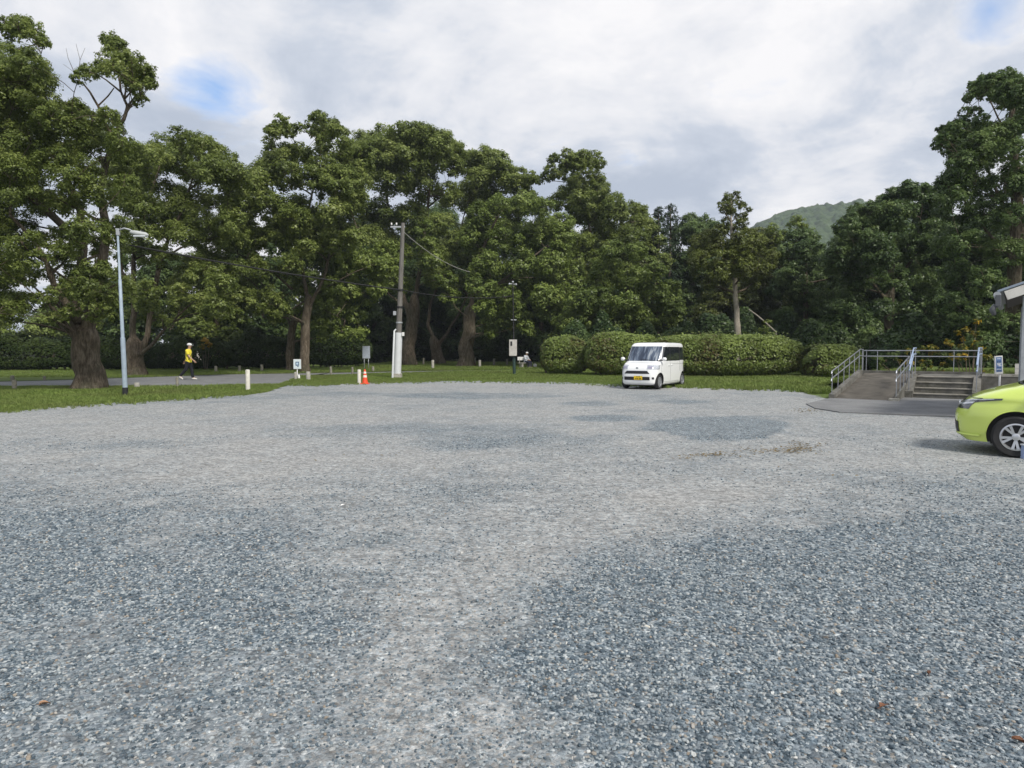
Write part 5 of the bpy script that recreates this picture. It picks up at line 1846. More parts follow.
post_at('bollard', 'tall white painted post at the tip of the left grass strip', 248, 391, 369.5, 4.4, WPOST)
post_at('bollard', 'white post standing right beside the orange cone', 359.3, 384, 369.5, 3.6, WPOST)
for (px, yb, yt, wpx, m_, lb) in (
        (14.5, 390, 380, 4.4, CONCD, 'stubby weathered post in the left grass strip, leftmost of the row'),
        (12.5, 381, 375.5, 3.6, CONCD, 'weathered post on the far side of the lane, farthest left'),
        (44.5, 380.5, 376, 2.6, CONCD, 'tiny post on the far verge left of the big trunk'),
        (137, 389, 382.5, 5.2, CONCL, 'short pale stump like post just right of the blue lamp post'),
        (177.3, 388.5, 377, 2.6, CONCD, 'thin brown post in the grass in front of the walking person'),
        (216, 372.5, 366, 3.0, CONCD, 'far post in the shade right of the walking person'),
        (239.5, 372, 365.5, 2.8, CONCD, 'far post in the shade left of the tall white post'),
        (262, 371.5, 364.5, 2.8, CONCD, 'far post in the shade nearest the notice trees'),
        (295.6, 380, 372, 3.0, CONCL, 'short pale post under the small white notice'),
        (308.3, 380.5, 371.5, 4.4, CONCL, 'pale squat post right of the small white notice'),
        (331, 375.5, 366.5, 2.4, CONCD, 'thin post between the squat post and the orange cone'),
        (352.5, 375, 367, 2.2, CONCD, 'thin shaded post left of the white post and cone'),
        (373, 372, 366.5, 2.6, CONCD, 'low shaded post under the notice board'),
        (423.5, 365.2, 358, 2.0, CONCD, 'far post between the trunks, dark one'),
        (432.8, 368.6, 360, 2.8, CONCL, 'pale post standing between the trunks in the lawn'),
        (475, 364.3, 357.5, 1.9, CONCD, 'shaded far post just right of the thick trunk'),
        (479.8, 367.2, 360, 2.6, CONCL, 'brighter far post right of the thick trunk'),
        (494, 366, 358.5, 2.3, CONCD, 'far post left of the grey box pole'),
        (507, 365.5, 359, 2.2, CONCD, 'far post directly beside the grey box pole')):
    post_at('bollard', lb, px, yb, yt, wpx, m_, group='short concrete posts edging the lane')
post_at('small_marker', 'tiny white marker block under the small notice', 299.2, 379.6, 374.6, 2.4, WHITE, cat='marker', lean=-.12)

# traffic cone
q = gp(365, 384)
s = sp(q.y)
h = 14.5/s
cone = thing('traffic_cone', 'orange and white striped traffic cone beside a white post', 'traffic cone', q)
Geo().box((0, 0, .02), (.36, .36, .04)).build('base', ORANGE, cone, bevel=.01, local=True)
bands = [(.04, .135, 0), (.30, .092, 1), (.40, .078, 0), (.47, .066, 1), (.56, .052, 0), (.61, .04, 0), (.66, .022, 0)]
g = Geo()
for i in range(len(bands)-1):
    g.lathe([(bands[i][1], bands[i][0]), (bands[i+1][1], bands[i+1][0])], 20, capb=False, capt=(i == len(bands)-2), mi=bands[i][2])
g.build('cone_body', [ORANGE, CONEW], cone, smooth=True, local=True)

# street lamp: light blue pole with black foot
q = gp(125.5, 396)
Yl = q.y
s = sp(Yl)
lp = thing('street_lamp', 'light blue street lamp post with black foot on the left grass strip', 'street lamp', q)
top = at(117.5, 229, Yl)
Geo().tube([q+Vector((0, 0, -.05)), q.lerp(top, .052)], .088, 16).build('foot', BLACKM, lp, smooth=True, angle=50)
Geo().tube([q.lerp(top, .052), q.lerp(top, .35), q.lerp(top, .352), q.lerp(top, .7), q.lerp(top, .702), top], [.078, .074, .058, .05, .038, .034], 16).build('pole', LBLUE, lp, smooth=True, angle=50)
e_ = at(131, 230, Yl)
Geo().tube([top-Vector((0, 0, .05)), top.lerp(e_, .5)+Vector((0, 0, .04)), e_], [.03, .028, .026], 8).build('arm', GREY, lp, smooth=True)
hd = at(139, 233.5, Yl)
Mh = Matrix.Translation(hd) @ Matrix.Rotation(R(10), 4, 'Y')
g = Geo()
g.tube([Mh @ Vector((-.30, 0, 0)), Mh @ Vector((-.26, 0, 0)), Mh @ Vector((-.1, 0, 0)), Mh @ Vector((.22, 0, 0)), Mh @ Vector((.31, 0, 0))], [.03, .065, .08, .075, .03], 14, flat=1.0)
hdo = g.build('lamp_head', mat('lamp_head_grey', (.42, .44, .44), .5, var=.1), lp, smooth=True)
Geo().box(hd+Vector((.03, 0, -.09)), (.40, .13, .04)).build('diffuser', SIGNW, hdo if False else lp, bevel=.01)
Geo().box(at(118, 232, Yl), (.10, .10, .22)).build('junction_box', GREY, lp, bevel=.01)

# utility pole
q = gp(397, 378)
Yp = q.y
s = sp(Yp)
top = at(403, 223, Yp)
up = thing('utility_pole', 'leaning weathered utility pole with white sheath around its lower end', 'utility pole', q)
Geo().tube([q+Vector((0, 0, -.1)), q.lerp(top, .3), top], [.175, .155, .10], 18).build('pole', POLEW, up, smooth=True, angle=50)
Geo().tube([q.lerp(top, .03), q.lerp(top, .295)], [.21, .20], 18).build('sheath', mat('sheath_white', (.60, .62, .64), .5, var=.06, dirt=((.4, .4, .38), 4, .3)), up, smooth=True, angle=50)
Geo().box(q+Vector((0, 0, .08)), (.52, .52, .34), taper=.92).build('foot_block', CONCL, up, bevel=.02)
ca, cb = at(390.5, 226.5, Yp), at(405, 227.5, Yp)
arm_ = Geo()
arm_.box((ca+cb)/2, ((cb-ca).length, .09, .09), mi=0)
arm = arm_.build('crossarm', GREY, up, bevel=.01)
for px in (391.5, 396.5):
    qq = at(px, 226, Yp)
    Geo().lathe([(.02, 0), (.05, .03), (.035, .06), (.05, .09), (.03, .13)], 12, Matrix.Translation(qq+Vector((0, 0, .04)))).build('insulator', WHITE, arm, smooth=True)
for f_, m_ in ((.46, BLACKM), (.36, GREY), (.57, BLACKM)):
    qq = q.lerp(top, f_)
    Geo().lathe([(.18, -.04), (.18, .04)], 18, Matrix.Translation(qq)).build('clamp_band', m_, up)
Geo().box(q.lerp(top, .42)+Vector((-.24, -.1, 0)), (.16, .12, .22)).build('junction_box', GREY, up, bevel=.01)
Geo().box(q.lerp(top, .285)+Vector((.26, -.12, 0)), (.12, .1, .2)).build('junction_box', WHITE, up, bevel=.01)
cp_ = thing('conduit_pipe', 'thin white pipe leaning against the utility pole', 'pipe', gp(392.5, 378.5))
Geo().tube([gp(392.5, 378.5), at(394.3, 331, Yp-.2), at(395.8, 329.5, Yp-.1)], [.055, .05, .045], 10).build('pipe', mat('pipe_white', (.55, .57, .58), .5, var=.06), cp_, smooth=True, angle=60)


def cable(label, a, b, sag, r=.02, n=24):
    g = Geo()
    P_ = [a.lerp(b, i/n)-Vector((0, 0, sag*4*(i/n)*(1-i/n))) for i in range(n+1)]
    g.tube(P_, r, 6)
    return props(g.build('overhead_cable', CABLE), label, 'cable', 'overhead cables')


cable('thick black cable running from the left edge through the big tree to the utility pole', at(-60, 205, 27), q.lerp(top, .57)+Vector((0, -.15, 0)), .25, .035)
cable('black cable from the utility pole towards the grey box pole', q.lerp(top, .57)+Vector((.1, -.1, 0)), at(512.5, 296, 41.6), .25, .025)
g = Geo()
a_, b_ = top-Vector((-.05, .05, .5)), at(470, 272, 44)
P_ = [a_.lerp(b_, i/16)-Vector((0, 0, .9*4*(i/16)*(1-i/16)*.35)) for i in range(17)]
g.tube(P_, .02, 6)
props(g.build('overhead_cable', mat('cable_grey', (.32, .31, .29), .6)), 'pale sagging wire from the top of the utility pole into the trees', 'cable', 'overhead cables')

# pole with grey box
q = gp(514.3, 375)
Yb = q.y
top = at(512.8, 282.5, Yb)
bp_ = thing('lamp_pole', 'thin dark lamp pole carrying a pale grey box on the lawn', 'lamp pole', q)
Geo().tube([q-Vector((0, 0, .05)), q.lerp(top, .2)], .095, 14).build('pole_base', DGREEN, bp_, smooth=True, angle=50)
Geo().tube([q.lerp(top, .2), top], [.05, .035], 12).build('pole', BLACKP, bp_, smooth=True, angle=50)
bc = at(513, 347.8, Yb-.12)
bx_ = Geo().box(bc, (.47, .24, .98)).build('control_box', BOXG, bp_, bevel=.02)
Geo().box(at(511.3, 343.6, Yb-.25)+Vector((0, -.0, 0)), (.11, .012, .26)).build('window', BLACKM, bx_, bevel=.004)
Geo().box(q.lerp(top, .22)+Vector((0, 0, 0)), (.16, .16, .1)).build('collar', GREY, bp_, bevel=.01)
c0, c1 = at(509, 283.6, Yb), at(517, 284.5, Yb)
ar = Geo().tube([c0, c1], .022, 8).build('crossarm', GREY, bp_)
for px, py in ((509.5, 284), (516, 284.5), (512.8, 282)):
    Geo().lathe([(.04, -.06), (.07, 0), (.045, .06)], 12, Matrix.Translation(at(px, py, Yb))).build('fitting', GREY, ar, smooth=True)
Geo().tube([at(511, 320, Yb), at(516.5, 320, Yb)], .03, 8).build('bracket', GREY, bp_)


def board(name, label, px0, px1, pyt, pyb, Y, legs, pleg, frame=GREY, face=SIGNW, cat='sign', th=.03, tilt=0.0):
    a, b = at(px0, pyb, Y), at(px1, pyt, Y)
    c = (a+b)/2
    W_, H_ = b.x-a.x, b.z-a.z
    root = thing(name, label, cat, (c.x, Y, 0))
    Mx = Matrix.Translation(c) @ Matrix.Rotation(tilt, 4, 'Y')
    Mr = Mx.to_3x3()
    bo = Geo().box(c, (W_, th, H_), M=Mr).build('board', frame, root, bevel=.004)
    Geo().box(c+Vector((0, -th/2-.003, 0)), (W_*.94, .004, H_*.94), M=Mr).build('face', face, bo)
    for lx in legs:
        p0 = at(lx, pyb-1, Y+.03)
        p1 = gp(lx, pleg)
        p1 = Vector((p0.x, Y+.03, -.03 if pleg else 0))
        Geo().tube([p1, p0+Vector((0, 0, .1))], .026, 8).build('leg', frame, root, smooth=True)

    def mark(u0, u1, v0, v1, m, ob=bo, name_='marking', n=0):
        # rectangle on the face in 0..1 coordinates, v up
        cc = Vector(((u0+u1)/2-.5, 0, (v0+v1)/2-.5))
        loc_ = c+Mr @ Vector((cc.x*W_, 0, cc.z*H_))+Vector((0, -th/2-.007-n*.003, 0))
        return Geo().box(loc_, ((u1-u0)*W_, .003, (v1-v0)*H_), M=Mr).build(name_, m, ob)
    return root, mark


rt, mk = board('notice_board', 'grey blank notice board on two legs in the shade beyond the cone', 362.5, 370, 346, 358.5, 52, (364.2, 368.4), 369, face=mat('board_face', (.40, .45, .52), .5, var=.12))
rt, mk = board('notice_sign', 'small white sign with a dark blue square mark in front of the brown trunk', 293.6, 301, 359.2, 369, 35.4, (297.2,), 376, frame=WHITE, face=mat('notice_white', (.62, .70, .72), .5, var=.06))
mk(.28, .75, .34, .74, SIGND)
mk(.38, .65, .44, .66, mat('notice_pale', (.45, .58, .68), .5), n=1)
mk(.5, .68, .22, .3, SIGND)
q = gp(994, 388)
rt, mk = board('information_sign', 'blue and white lettered sign on a thin post behind the green car', 994.2, 1002.6, 355.8, 373.8, 19.6, (999.8,), 392, frame=WHITE, face=SIGNB, cat='sign', tilt=R(-3.5))
mk(.0, .12, .0, 1, WHITE); mk(.88, 1, .0, 1, WHITE); mk(.12, .88, .93, 1, WHITE); mk(.12, .88, 0, .10, WHITE)
for (u0, u1, v0, v1, m_) in ((.28, .72, .82, .86, SIGNW), (.2, .8, .70, .73, SIGND), (.3, .42, .60, .70, SIGND), (.58, .72, .60, .70, SIGND), (.24, .8, .56, .60, SIGNW), (.3, .7, .48, .54, SIGNW), (.45, .8, .42, .47, SIGNW),
                             (.22, .5, .34, .38, SIGND), (.55, .8, .30, .36, SIGND), (.2, .8, .24, .27, SIGNW), (.44, .54, .12, .24, SIGND), (.25, .38, .13, .2, SIGND), (.64, .78, .13, .2, SIGND)):
    mk(u0, u1, v0, v1, m_)

# shelter at the right edge: gable roof corner and post, turned like the steps
Yr = 14.6
c0 = at(997.5, 291.5, Yr)
sh = thing('shelter', 'open shelter roof corner with white verge board at the right edge', 'shelter', (c0.x, c0.y, 0), -PH)
zc = c0.z
L_ = 5.2
sl = math.atan(.37)
Mro = Matrix.Rotation(-sl, 3, 'Y')


def shp(g, name, m, par=None, **kw):
    return g.build(name, m, par or sh, local=True, **kw)


def onroof(x, dz):
    return Vector((x-dz*math.sin(sl), 0, zc+x*.37+dz*math.cos(sl)))


W_ = 3.7
lenr = W_/math.cos(sl)
mid = onroof(W_/2, 0)
ro = shp(Geo().box(mid+Vector((0, L_/2, 0)), (lenr, L_, .05), M=Mro), 'roof', ROOFM, bevel=.008)
shp(Geo().box(onroof(W_/2+.05, -.14)+Vector((0, -.02, 0)), (lenr-.1, .035, .19), M=Mro), 'verge_board', FASCIA, bevel=.004)
shp(Geo().box(onroof(W_/2+.05, -.10)+Vector((0, L_/2+.05, 0)), (lenr-.1, L_-.15, .10), M=Mro), 'soffit', SOFFIT)
shp(Geo().box(onroof(W_/2+.35, -.40)+Vector((0, .25, 0)), (lenr-.9, .06, .06), M=Mro), 'beam', FASCIA)
shp(Geo().tube([(0, -.12, zc-.08), (0, L_, zc-.08)], .07, 12), 'gutter', GREY, smooth=True, angle=50)
shp(Geo().box((.02, -.14, zc-.2), (.10, .04, .24)), 'gutter_end', mat('gutter_end', (.09, .095, .105), .4), bevel=.01)
shp(Geo().tube([(-.02, -.1, zc-.28), (-.08, -.1, zc-.38), (-.04, -.1, zc-.5)], [.045, .06, .04], 10), 'drain_elbow', mat('gutter_end', (.25, .26, .28), .4), smooth=True)
cen2 = Vector((W_*1.5, L_/2, zc+W_*.37/2))
shp(Geo().box(cen2, (lenr, L_, .05), M=Matrix.Rotation(sl, 3, 'Y')), 'roof', ROOFM, bevel=.008)
for xx in (.50, W_*2-.5):
    for yy in (.3, L_-.4):
        shp(Geo().box((xx, yy, (zc-.1)/2), (.13, .13, zc-.1)), 'pillar', GREY, bevel=.01)

# small blue post at the right edge by the wheel
q = gp(1024.5, 459)
bo = thing('small_post', 'little pale blue post at the right edge beside the green car wheel', 'post', q)
Geo().box((0, 0, .10), (.075, .075, .20), taper=.9).build('post_body', mat('pale_blue_plastic', (.30, .38, .58), .5, var=.1), bo, bevel=.008, local=True)
Geo().box((0, 0, .205), (.085, .085, .02)).build('cap', SIGNW, bo, bevel=.004, local=True)


# houses behind the left hedge
def house(label, px0, px1, yeave, ytop, Y, wallm, gable=False):
    a, b = at(px0, yeave, Y), at(px1, yeave, Y)
    top = at((px0+px1)/2, ytop, Y+2.5).z
    W_ = b.x-a.x
    z = a.z
    cx = (a.x+b.x)/2
    root = thing('house', label, 'house', (cx, Y+3, 0))
    Geo().box((cx, Y+3, z/2), (W_*.92, 5.6, z)).build('wall', wallm, root)
    g = Geo()
    if gable:
        P_ = [(cx-W_/2, z-.15), (cx, top), (cx+W_/2, z-.15), (cx+W_/2, z-.33), (cx, top-.2), (cx-W_/2, z-.33)]
        vs_ = [(x_, Y-.3, z_) for x_, z_ in P_]+[(x_, Y+6.3, z_) for x_, z_ in P_]
        fs = [(0, 1, 4, 5), (1, 2, 3, 4)]+[tuple(reversed(f)) for f in ((6, 7, 10, 11), (7, 8, 9, 10))]+[(0, 6, 7, 1), (1, 7, 8, 2), (3, 9, 10, 4), (4, 10, 11, 5), (2, 8, 9, 3), (5, 11, 6, 0)]
        g.add(vs_, fs)
        ro = g.build('roof', TILE, root)
        g = Geo()
        g.add([(cx-W_*.44, Y+.18, z-.02), (cx+W_*.44, Y+.18, z-.02), (cx, Y+.18, top-.25)], [(0, 1, 2)])
        g.build('gable_wall', wallm, root)
    else:
        vs_ = [(cx-W_/2, Y-.4, z-.1), (cx+W_/2, Y-.4, z-.1), (cx+W_/2-.6, Y+3, top), (cx-W_/2+.6, Y+3, top), (cx-W_/2, Y+6.4, z-.1), (cx+W_/2, Y+6.4, z-.1)]
        vs_ += [(v_[0], v_[1], v_[2]-.18) for v_ in vs_]
        g.add(vs_, [(0, 1, 2, 3), (3, 2, 5, 4), (0, 3, 4), (1, 5, 2), (0, 6, 7, 1), (4, 5, 11, 10), (0, 4, 10, 6), (1, 7, 11, 5), (6, 10, 11, 7)])
        ro = g.build('roof', TILE, root)
        Geo().box((cx, Y+3, top+.08), (W_-1.3, .3, .25)).build('ridge', TILE, ro)
    for k_ in (-.28, .12):
        wn = Geo().box((cx+W_*k_, Y+.19, z*.6), (1.5, .08, 1.1)).build('window', GREY, root)
        Geo().box((cx+W_*k_, Y+.143, z*.6), (1.35, .02, .95)).build('pane', DARKGLASS, wn)
    return root


house('grey tile roofed house glimpsed behind the hedge above the walking person', 192, 222, 334.5, 321, 78, PLASTER)
house('pale gabled house glimpsed behind the hedge at the far left', 10, 34, 338, 331, 80, PLASTER, gable=True)
house('long grey roofed house glimpsed left of the big trunk', 24, 76, 338, 327, 92, PLASTER)
# ------------------------------------------------------------------ people
SKIN = mat('skin', (0.42, 0.27, 0.19), .6, var=.08)
YEL = mat('yellow_shirt', (0.72, 0.62, 0.05), .85, var=.08, vscale=14, bump=.2, bscale=18)
BLKC = mat('black_trousers', (0.012, 0.013, 0.018), .9, var=.3, bump=.2, bscale=18)
NAVY = mat('navy_trousers', (0.018, 0.022, 0.045), .9, var=.3)
WHT = mat('white_cloth', (0.68, 0.68, 0.68), .85, var=.06)
GRYW = mat('pale_jacket', (0.50, 0.53, 0.58), .85, var=.1, bump=.2, bscale=18)
HAIR = mat('dark_hair', (0.02, 0.018, 0.016), .8)
SHOE = mat('white_shoes', (0.66, 0.65, 0.60), .7, var=.1)


def skin_mesh(name, joints, edges, m, parent, levels=2, rootj=0, verts_fix=None):
    """joints: list of (x,y,z,radius[,radius2])"""
    me = bpy.data.meshes.new(name)
    me.from_pydata([j[:3] for j in joints], edges, [])
    o = bpy.data.objects.new(name, me)
    col.objects.link(o)
    md = o.modifiers.new('skin', 'SKIN')
    md.use_smooth_shade = True
    for i, j in enumerate(joints):
        sv = me.skin_vertices[0].data[i]
        sv.radius = (j[3], j[4] if len(j) > 4 else j[3])
        sv.use_root = (i == rootj)
    sb = o.modifiers.new('sub', 'SUBSURF')
    sb.levels = sb.render_levels = levels
    dg = bpy.context.evaluated_depsgraph_get()
    m2 = bpy.data.meshes.new_from_object(o.evaluated_get(dg))
    bpy.data.objects.remove(o)
    m2.materials.clear()
    m2.materials.append(m)
    o2 = bpy.data.objects.new(name, m2)
    col.objects.link(o2)
    o2.parent = parent
    m2.polygons.foreach_set('use_smooth', [True]*len(m2.polygons))
    return o2


def hand(J, E, w_, wrist, d, side, up):
    """five fingers from the wrist joint index w_; d = finger direction"""
    palm = wrist+d*.055
    J.append((*palm, .030, .022)); pi = len(J)-1; E.append((w_, pi))
    s_ = d.cross(up).normalized()
    for k_, (o_, L_) in enumerate(((-.030, .072), (-.010, .082), (.010, .077), (.028, .062))):
        a = palm+s_*o_+d*.035
        b = a+d*L_*.55+up*.006
        c = a+d*L_*.95-up*.012*1.5+side*.006
        J.append((*a, .010)); i1 = len(J)-1; E.append((pi, i1))
        J.append((*b, .0085)); i2 = len(J)-1; E.append((i1, i2))
        J.append((*c, .007)); i3 = len(J)-1; E.append((i2, i3))
    a = wrist+d*.03-s_*.034
    J.append((*a, .012)); i1 = len(J)-1; E.append((w_, i1))
    b = a+d*.04-s_*.02
    J.append((*b, .009)); E.append((i1, len(J)-1))


def person(label, loc, rz, pose, top_m, leg_m, shoe_m, hat_m, scale, extras=None, group=None):
    """pose: joint dict in person space, facing +x, y left"""
    V = {k: Vector(v) for k, v in pose.items() if k != 'long'}
    root = thing('person', label, 'person', (0, 0, 0), 0, group)
    J, E = [], []

    def add(v, r, r2=None, to=None):
        J.append((v.x, v.y, v.z, r) if r2 is None else (v.x, v.y, v.z, r, r2))
        if to is not None:
            E.append((to, len(J)-1))
        return len(J)-1
    pel = add(V['pelvis'], .118, .118)
    wai = add(V['waist'], .112, .112, pel)
    che = add(V['chest'], .125, .125, wai)
    nek = add(V['neck'], .058, .058, che)
    hd0 = add(V['head']-Vector((0, 0, .06)), .075, .072, nek)
    hd1 = add(V['head']+Vector((0, 0, .03)), .092, .080, hd0)
    add(V['head']+Vector((-.005, 0, .10)), .070, .062, hd1)
    for sd_ in ('l', 'r'):
        sh_ = add(V['sh_'+sd_], .058, None, che)
        mid = (V['sh_'+sd_]+V['el_'+sd_])/2
        um = add(mid, .047, None, sh_)
        el = add(V['el_'+sd_], .038, None, um)
        fm = add(V['el_'+sd_].lerp(V['wr_'+sd_], .4), .037, None, el)
        wr = add(V['wr_'+sd_], .025, None, fm)
        d_ = (V['wr_'+sd_]-V['el_'+sd_]).normalized()
        sv = Vector((0, 1 if sd_ == 'l' else -1, 0))
        upv = (sv-d_*sv.dot(d_)).normalized()
        hand(J, E, wr, V['wr_'+sd_], d_, -sv, upv)
        hp = add(V['hip_'+sd_], .10, None, pel)
        th = add(V['hip_'+sd_].lerp(V['kn_'+sd_], .5), .078, None, hp)
        kn = add(V['kn_'+sd_], .056, None, th)
        cf = add(V['kn_'+sd_].lerp(V['an_'+sd_], .35), .055, None, kn)
        an = add(V['an_'+sd_], .036, None, cf)
        add(V['to_'+sd_], .032, .026, an)
    skin_mesh('body', J, E, SKIN, root)
    # face
    hd = V['head']
    g = Geo()
    for sy in (-1, 1):
        g.lathe([(.004, 0), (.010, .004), (.010, .008), (.004, .011)], 8, Matrix.Translation(hd+Vector((.078, sy*.030, .02))) @ Matrix.Rotation(math.pi/2, 4, 'Y'))
    g.build('eyes', HAIR, root, local=True)
    Geo().tube([hd+Vector((.085, 0, .02)), hd+Vector((.108, 0, -.02)), hd+Vector((.09, 0, -.028))], [.008, .014, .008], 8).build('nose', SKIN, root, smooth=True, local=True)
    Geo().tube([hd+Vector((.086, -.022, -.055)), hd+Vector((.092, 0, -.053)), hd+Vector((.086, .022, -.055))], .005, 6).build('mouth', mat('lips', (.3, .13, .1), .6), root, smooth=True, local=True)
    for sy in (-1, 1):
        Geo().tube([hd+Vector((-.005, sy*.084, .025)), hd+Vector((-.015, sy*.098, .01)), hd+Vector((-.005, sy*.086, -.03))], [.010, .016, .008], 8).build('ear', SKIN, root, smooth=True, local=True)
    # hair
    Mh_ = Matrix.Translation(hd+Vector((-.034, 0, .035)))
    Geo().lathe([(.092, -.055), (.100, -.02), (.102, .03), (.085, .075), (.05, .10), (.01, .108)], 20, Mh_ @ Matrix.Diagonal((.90, .86, 1, 1)), capb=True).build('hair', HAIR, root, smooth=True, local=True)
    # cap with brim
    cp = Geo()
    Mc = Matrix.Translation(hd+Vector((-.005, 0, .055)))
    cp.lathe([(.112, -.005), (.114, .02), (.104, .06), (.075, .09), (.03, .103), (.005, .105)], 22, Mc @ Matrix.Diagonal((1, .88, 1, 1)), capb=True)
    cap_o = cp.build('cap', hat_m, root, smooth=True, local=True, angle=50)
    br = Geo()
    P0 = [(hd.x+.06+.13*math.cos(a_)*1.0, .075*math.sin(a_)) for a_ in np.linspace(-1.45, 1.45, 12)]
    br.prism([(x_, y_+hd.y) for x_, y_ in P0], hd.z+.048, hd.z+.058)
    br.build('brim', hat_m, cap_o, local=True)
    # clothes
    long_ = pose.get('long')

    def loft(g, rings, n=24):
        b = len(g.v)
        for c_, rx, ry in rings:
            for k_ in range(n):
                a_ = 2*math.pi*k_/n
                g.v.append((c_.x+rx*math.cos(a_), c_.y+ry*math.sin(a_), c_.z))
        for i_ in range(len(rings)-1):
            for k_ in range(n):
                p_, q_ = b+i_*n+k_, b+i_*n+(k_+1) % n
                g.f.append((p_, q_, q_+n, p_+n)); g.mi.append(0)
        g.f.append(tuple(b+k_ for k_ in range(n-1, -1, -1))); g.mi.append(0)
        g.f.append(tuple(b+(len(rings)-1)*n+k_ for k_ in range(n))); g.mi.append(0)

    def fuse(g, name, m, vox=.014, sm=4):
        o = g.build(name, m, root, smooth=True, local=True)
        md = o.modifiers.new('fuse', 'REMESH')
        md.mode = 'VOXEL'
        md.voxel_size = vox
        md.use_smooth_shade = True
        m2 = o.modifiers.new('even', 'SMOOTH')
        m2.iterations = sm
        dg = bpy.context.evaluated_depsgraph_get()
        me = bpy.data.meshes.new_from_object(o.evaluated_get(dg))
        o.modifiers.clear()
        o.data = me
        return o
    U = lambda z: Vector((0, 0, z))
    ms_ = (V['sh_l']+V['sh_r'])/2
    g = Geo()
    loft(g, [(V['pelvis']+U(-.03 if long_ else -.10), .142, .190), (V['pelvis']+U(.05), .138, .182), (V['waist'], .132, .172), (V['waist'].lerp(V['chest'], .5), .136, .178),
             (V['chest'], .140, .192), (ms_.lerp(V['chest'], .35), .125, .200), (ms_+U(.03), .098, .185), (ms_.lerp(V['neck'], .55)+U(.02), .078, .105), (V['neck']+U(.005), .062, .066)])
    for sd_ in ('l', 'r'):
        sh_, el_, wr_ = V['sh_'+sd_], V['el_'+sd_], V['wr_'+sd_]
        if long_:
            g.tube([ms_.lerp(sh_, .45)+U(.0), sh_.lerp(ms_, .1)+U(-.005), sh_.lerp(el_, .15), sh_.lerp(el_, .5), el_, el_.lerp(wr_, .5), el_.lerp(wr_, .95)], [.075, .080, .079, .068, .058, .052, .044], 14)
        else:
            g.tube([ms_.lerp(sh_, .45)+U(.0), sh_.lerp(ms_, .1)+U(-.005), sh_.lerp(el_, .15), sh_.lerp(el_, .4), sh_.lerp(el_, .72)], [.075, .080, .079, .073, .068], 14)
    fuse(g, 'shirt', top_m)
    g = Geo()
    loft(g, [(V['pelvis']+U(-.08), .118, .178), (V['pelvis']+U(-.02), .126, .176), (V['pelvis']+U(.07), .122, .165)])
    for sd_ in ('l', 'r'):
        hp_, kn_, an_ = V['hip_'+sd_], V['kn_'+sd_], V['an_'+sd_]
        g.tube([hp_, hp_.lerp(kn_, .5), kn_, kn_.lerp(an_, .5), kn_.lerp(an_, .97)], [.108, .096, .078, .070, .064], 16)
        g.lathe([(.02, -.078), (.075, -.055), (.078, 0), (.06, .055), (.02, .078)], 14, Matrix.Translation(kn_))
    fuse(g, 'trousers', leg_m)
    for sd_ in ('l', 'r'):
        an, to = V['an_'+sd_], V['to_'+sd_]
        dv = (to-an)
        heel = an-Vector((dv.x, dv.y, 0)).normalized()*.05+Vector((0, 0, -.035))
        J = [(*heel, .045, .04), (*(an+Vector((0, 0, -.03))+dv*.3), .048, .045), (*(to+Vector((0, 0, .002))), .044, .032), (*(to+dv.normalized()*.05), .03, .024)]
        skin_mesh('shoe', J, [(0, 1), (1, 2), (2, 3)], shoe_m, root, levels=2, rootj=0)
    if extras:
        extras(root, V)
    root.location = loc
    root.rotation_euler = (0, 0, rz)
    root.scale = (scale,)*3
    return root


walk = dict(pelvis=(0, 0, .93), waist=(.0, 0, 1.08), chest=(.015, 0, 1.30), neck=(.03, 0, 1.47), head=(.06, 0, 1.60),
            sh_l=(.02, .175, 1.40), sh_r=(.0, -.175, 1.40), el_l=(-.14, .22, 1.15), wr_l=(-.24, .20, .90), el_r=(.10, -.22, 1.13), wr_r=(.30, -.19, .93),
            hip_l=(0, .09, .88), hip_r=(0, -.09, .88), kn_l=(.10, .09, .50), an_l=(.15, .09, .10), to_l=(.30, .10, .045), kn_r=(-.10, -.09, .50), an_r=(-.37, -.09, .19), to_r=(-.27, -.09, .06))


def strap(root, V):
    Geo().tube([Vector((.02, .19, 1.475)), Vector((.152, .06, 1.34)), Vector((.142, -.06, 1.16)), Vector((.07, -.172, .98))], .018, 6).build('bag_strap', BLACKM, root, local=True)
    Geo().tube([Vector((.02, .19, 1.475)), Vector((-.118, .07, 1.34)), Vector((-.135, -.07, 1.16)), Vector((-.03, -.182, .98))], .018, 6).build('bag_strap', BLACKM, root, local=True)


q = gp(189, 380)
person('person in yellow shirt and white cap walking to the right along the lane', q+Vector((0, 0, .008)), R(4), walk, YEL, BLKC, SHOE, WHT, 1.06, strap)

sit = dict(pelvis=(0, 0, .53), waist=(-.02, 0, .68), chest=(.03, 0, .90), neck=(.09, 0, 1.06), head=(.15, 0, 1.18),
           sh_l=(.04, .175, .99), sh_r=(.04, -.175, .99), el_l=(.14, .22, .76), wr_l=(.36, .14, .68), el_r=(.14, -.22, .76), wr_r=(.36, -.14, .68),
           hip_l=(.03, .09, .51), hip_r=(.03, -.09, .51), kn_l=(.46, .13, .50), an_l=(.50, .13, .10), to_l=(.64, .14, .045), kn_r=(.46, -.11, .50), an_r=(.42, -.11, .10), to_r=(.57, -.12, .045), long=1)
q = gp(525.5, 368)
person('person in pale jacket and cap sitting on the bench near the hedge', q, R(-38), sit, GRYW, NAVY, SHOE, WHT, 1.0)
bench = thing('park_bench', 'low white bench on the lawn with a person sitting on it', 'bench', q, R(-38))
Geo().box((-.02, 0, .415), (.42, 1.5, .06)).build('seat', CONCL, bench, bevel=.01, local=True)
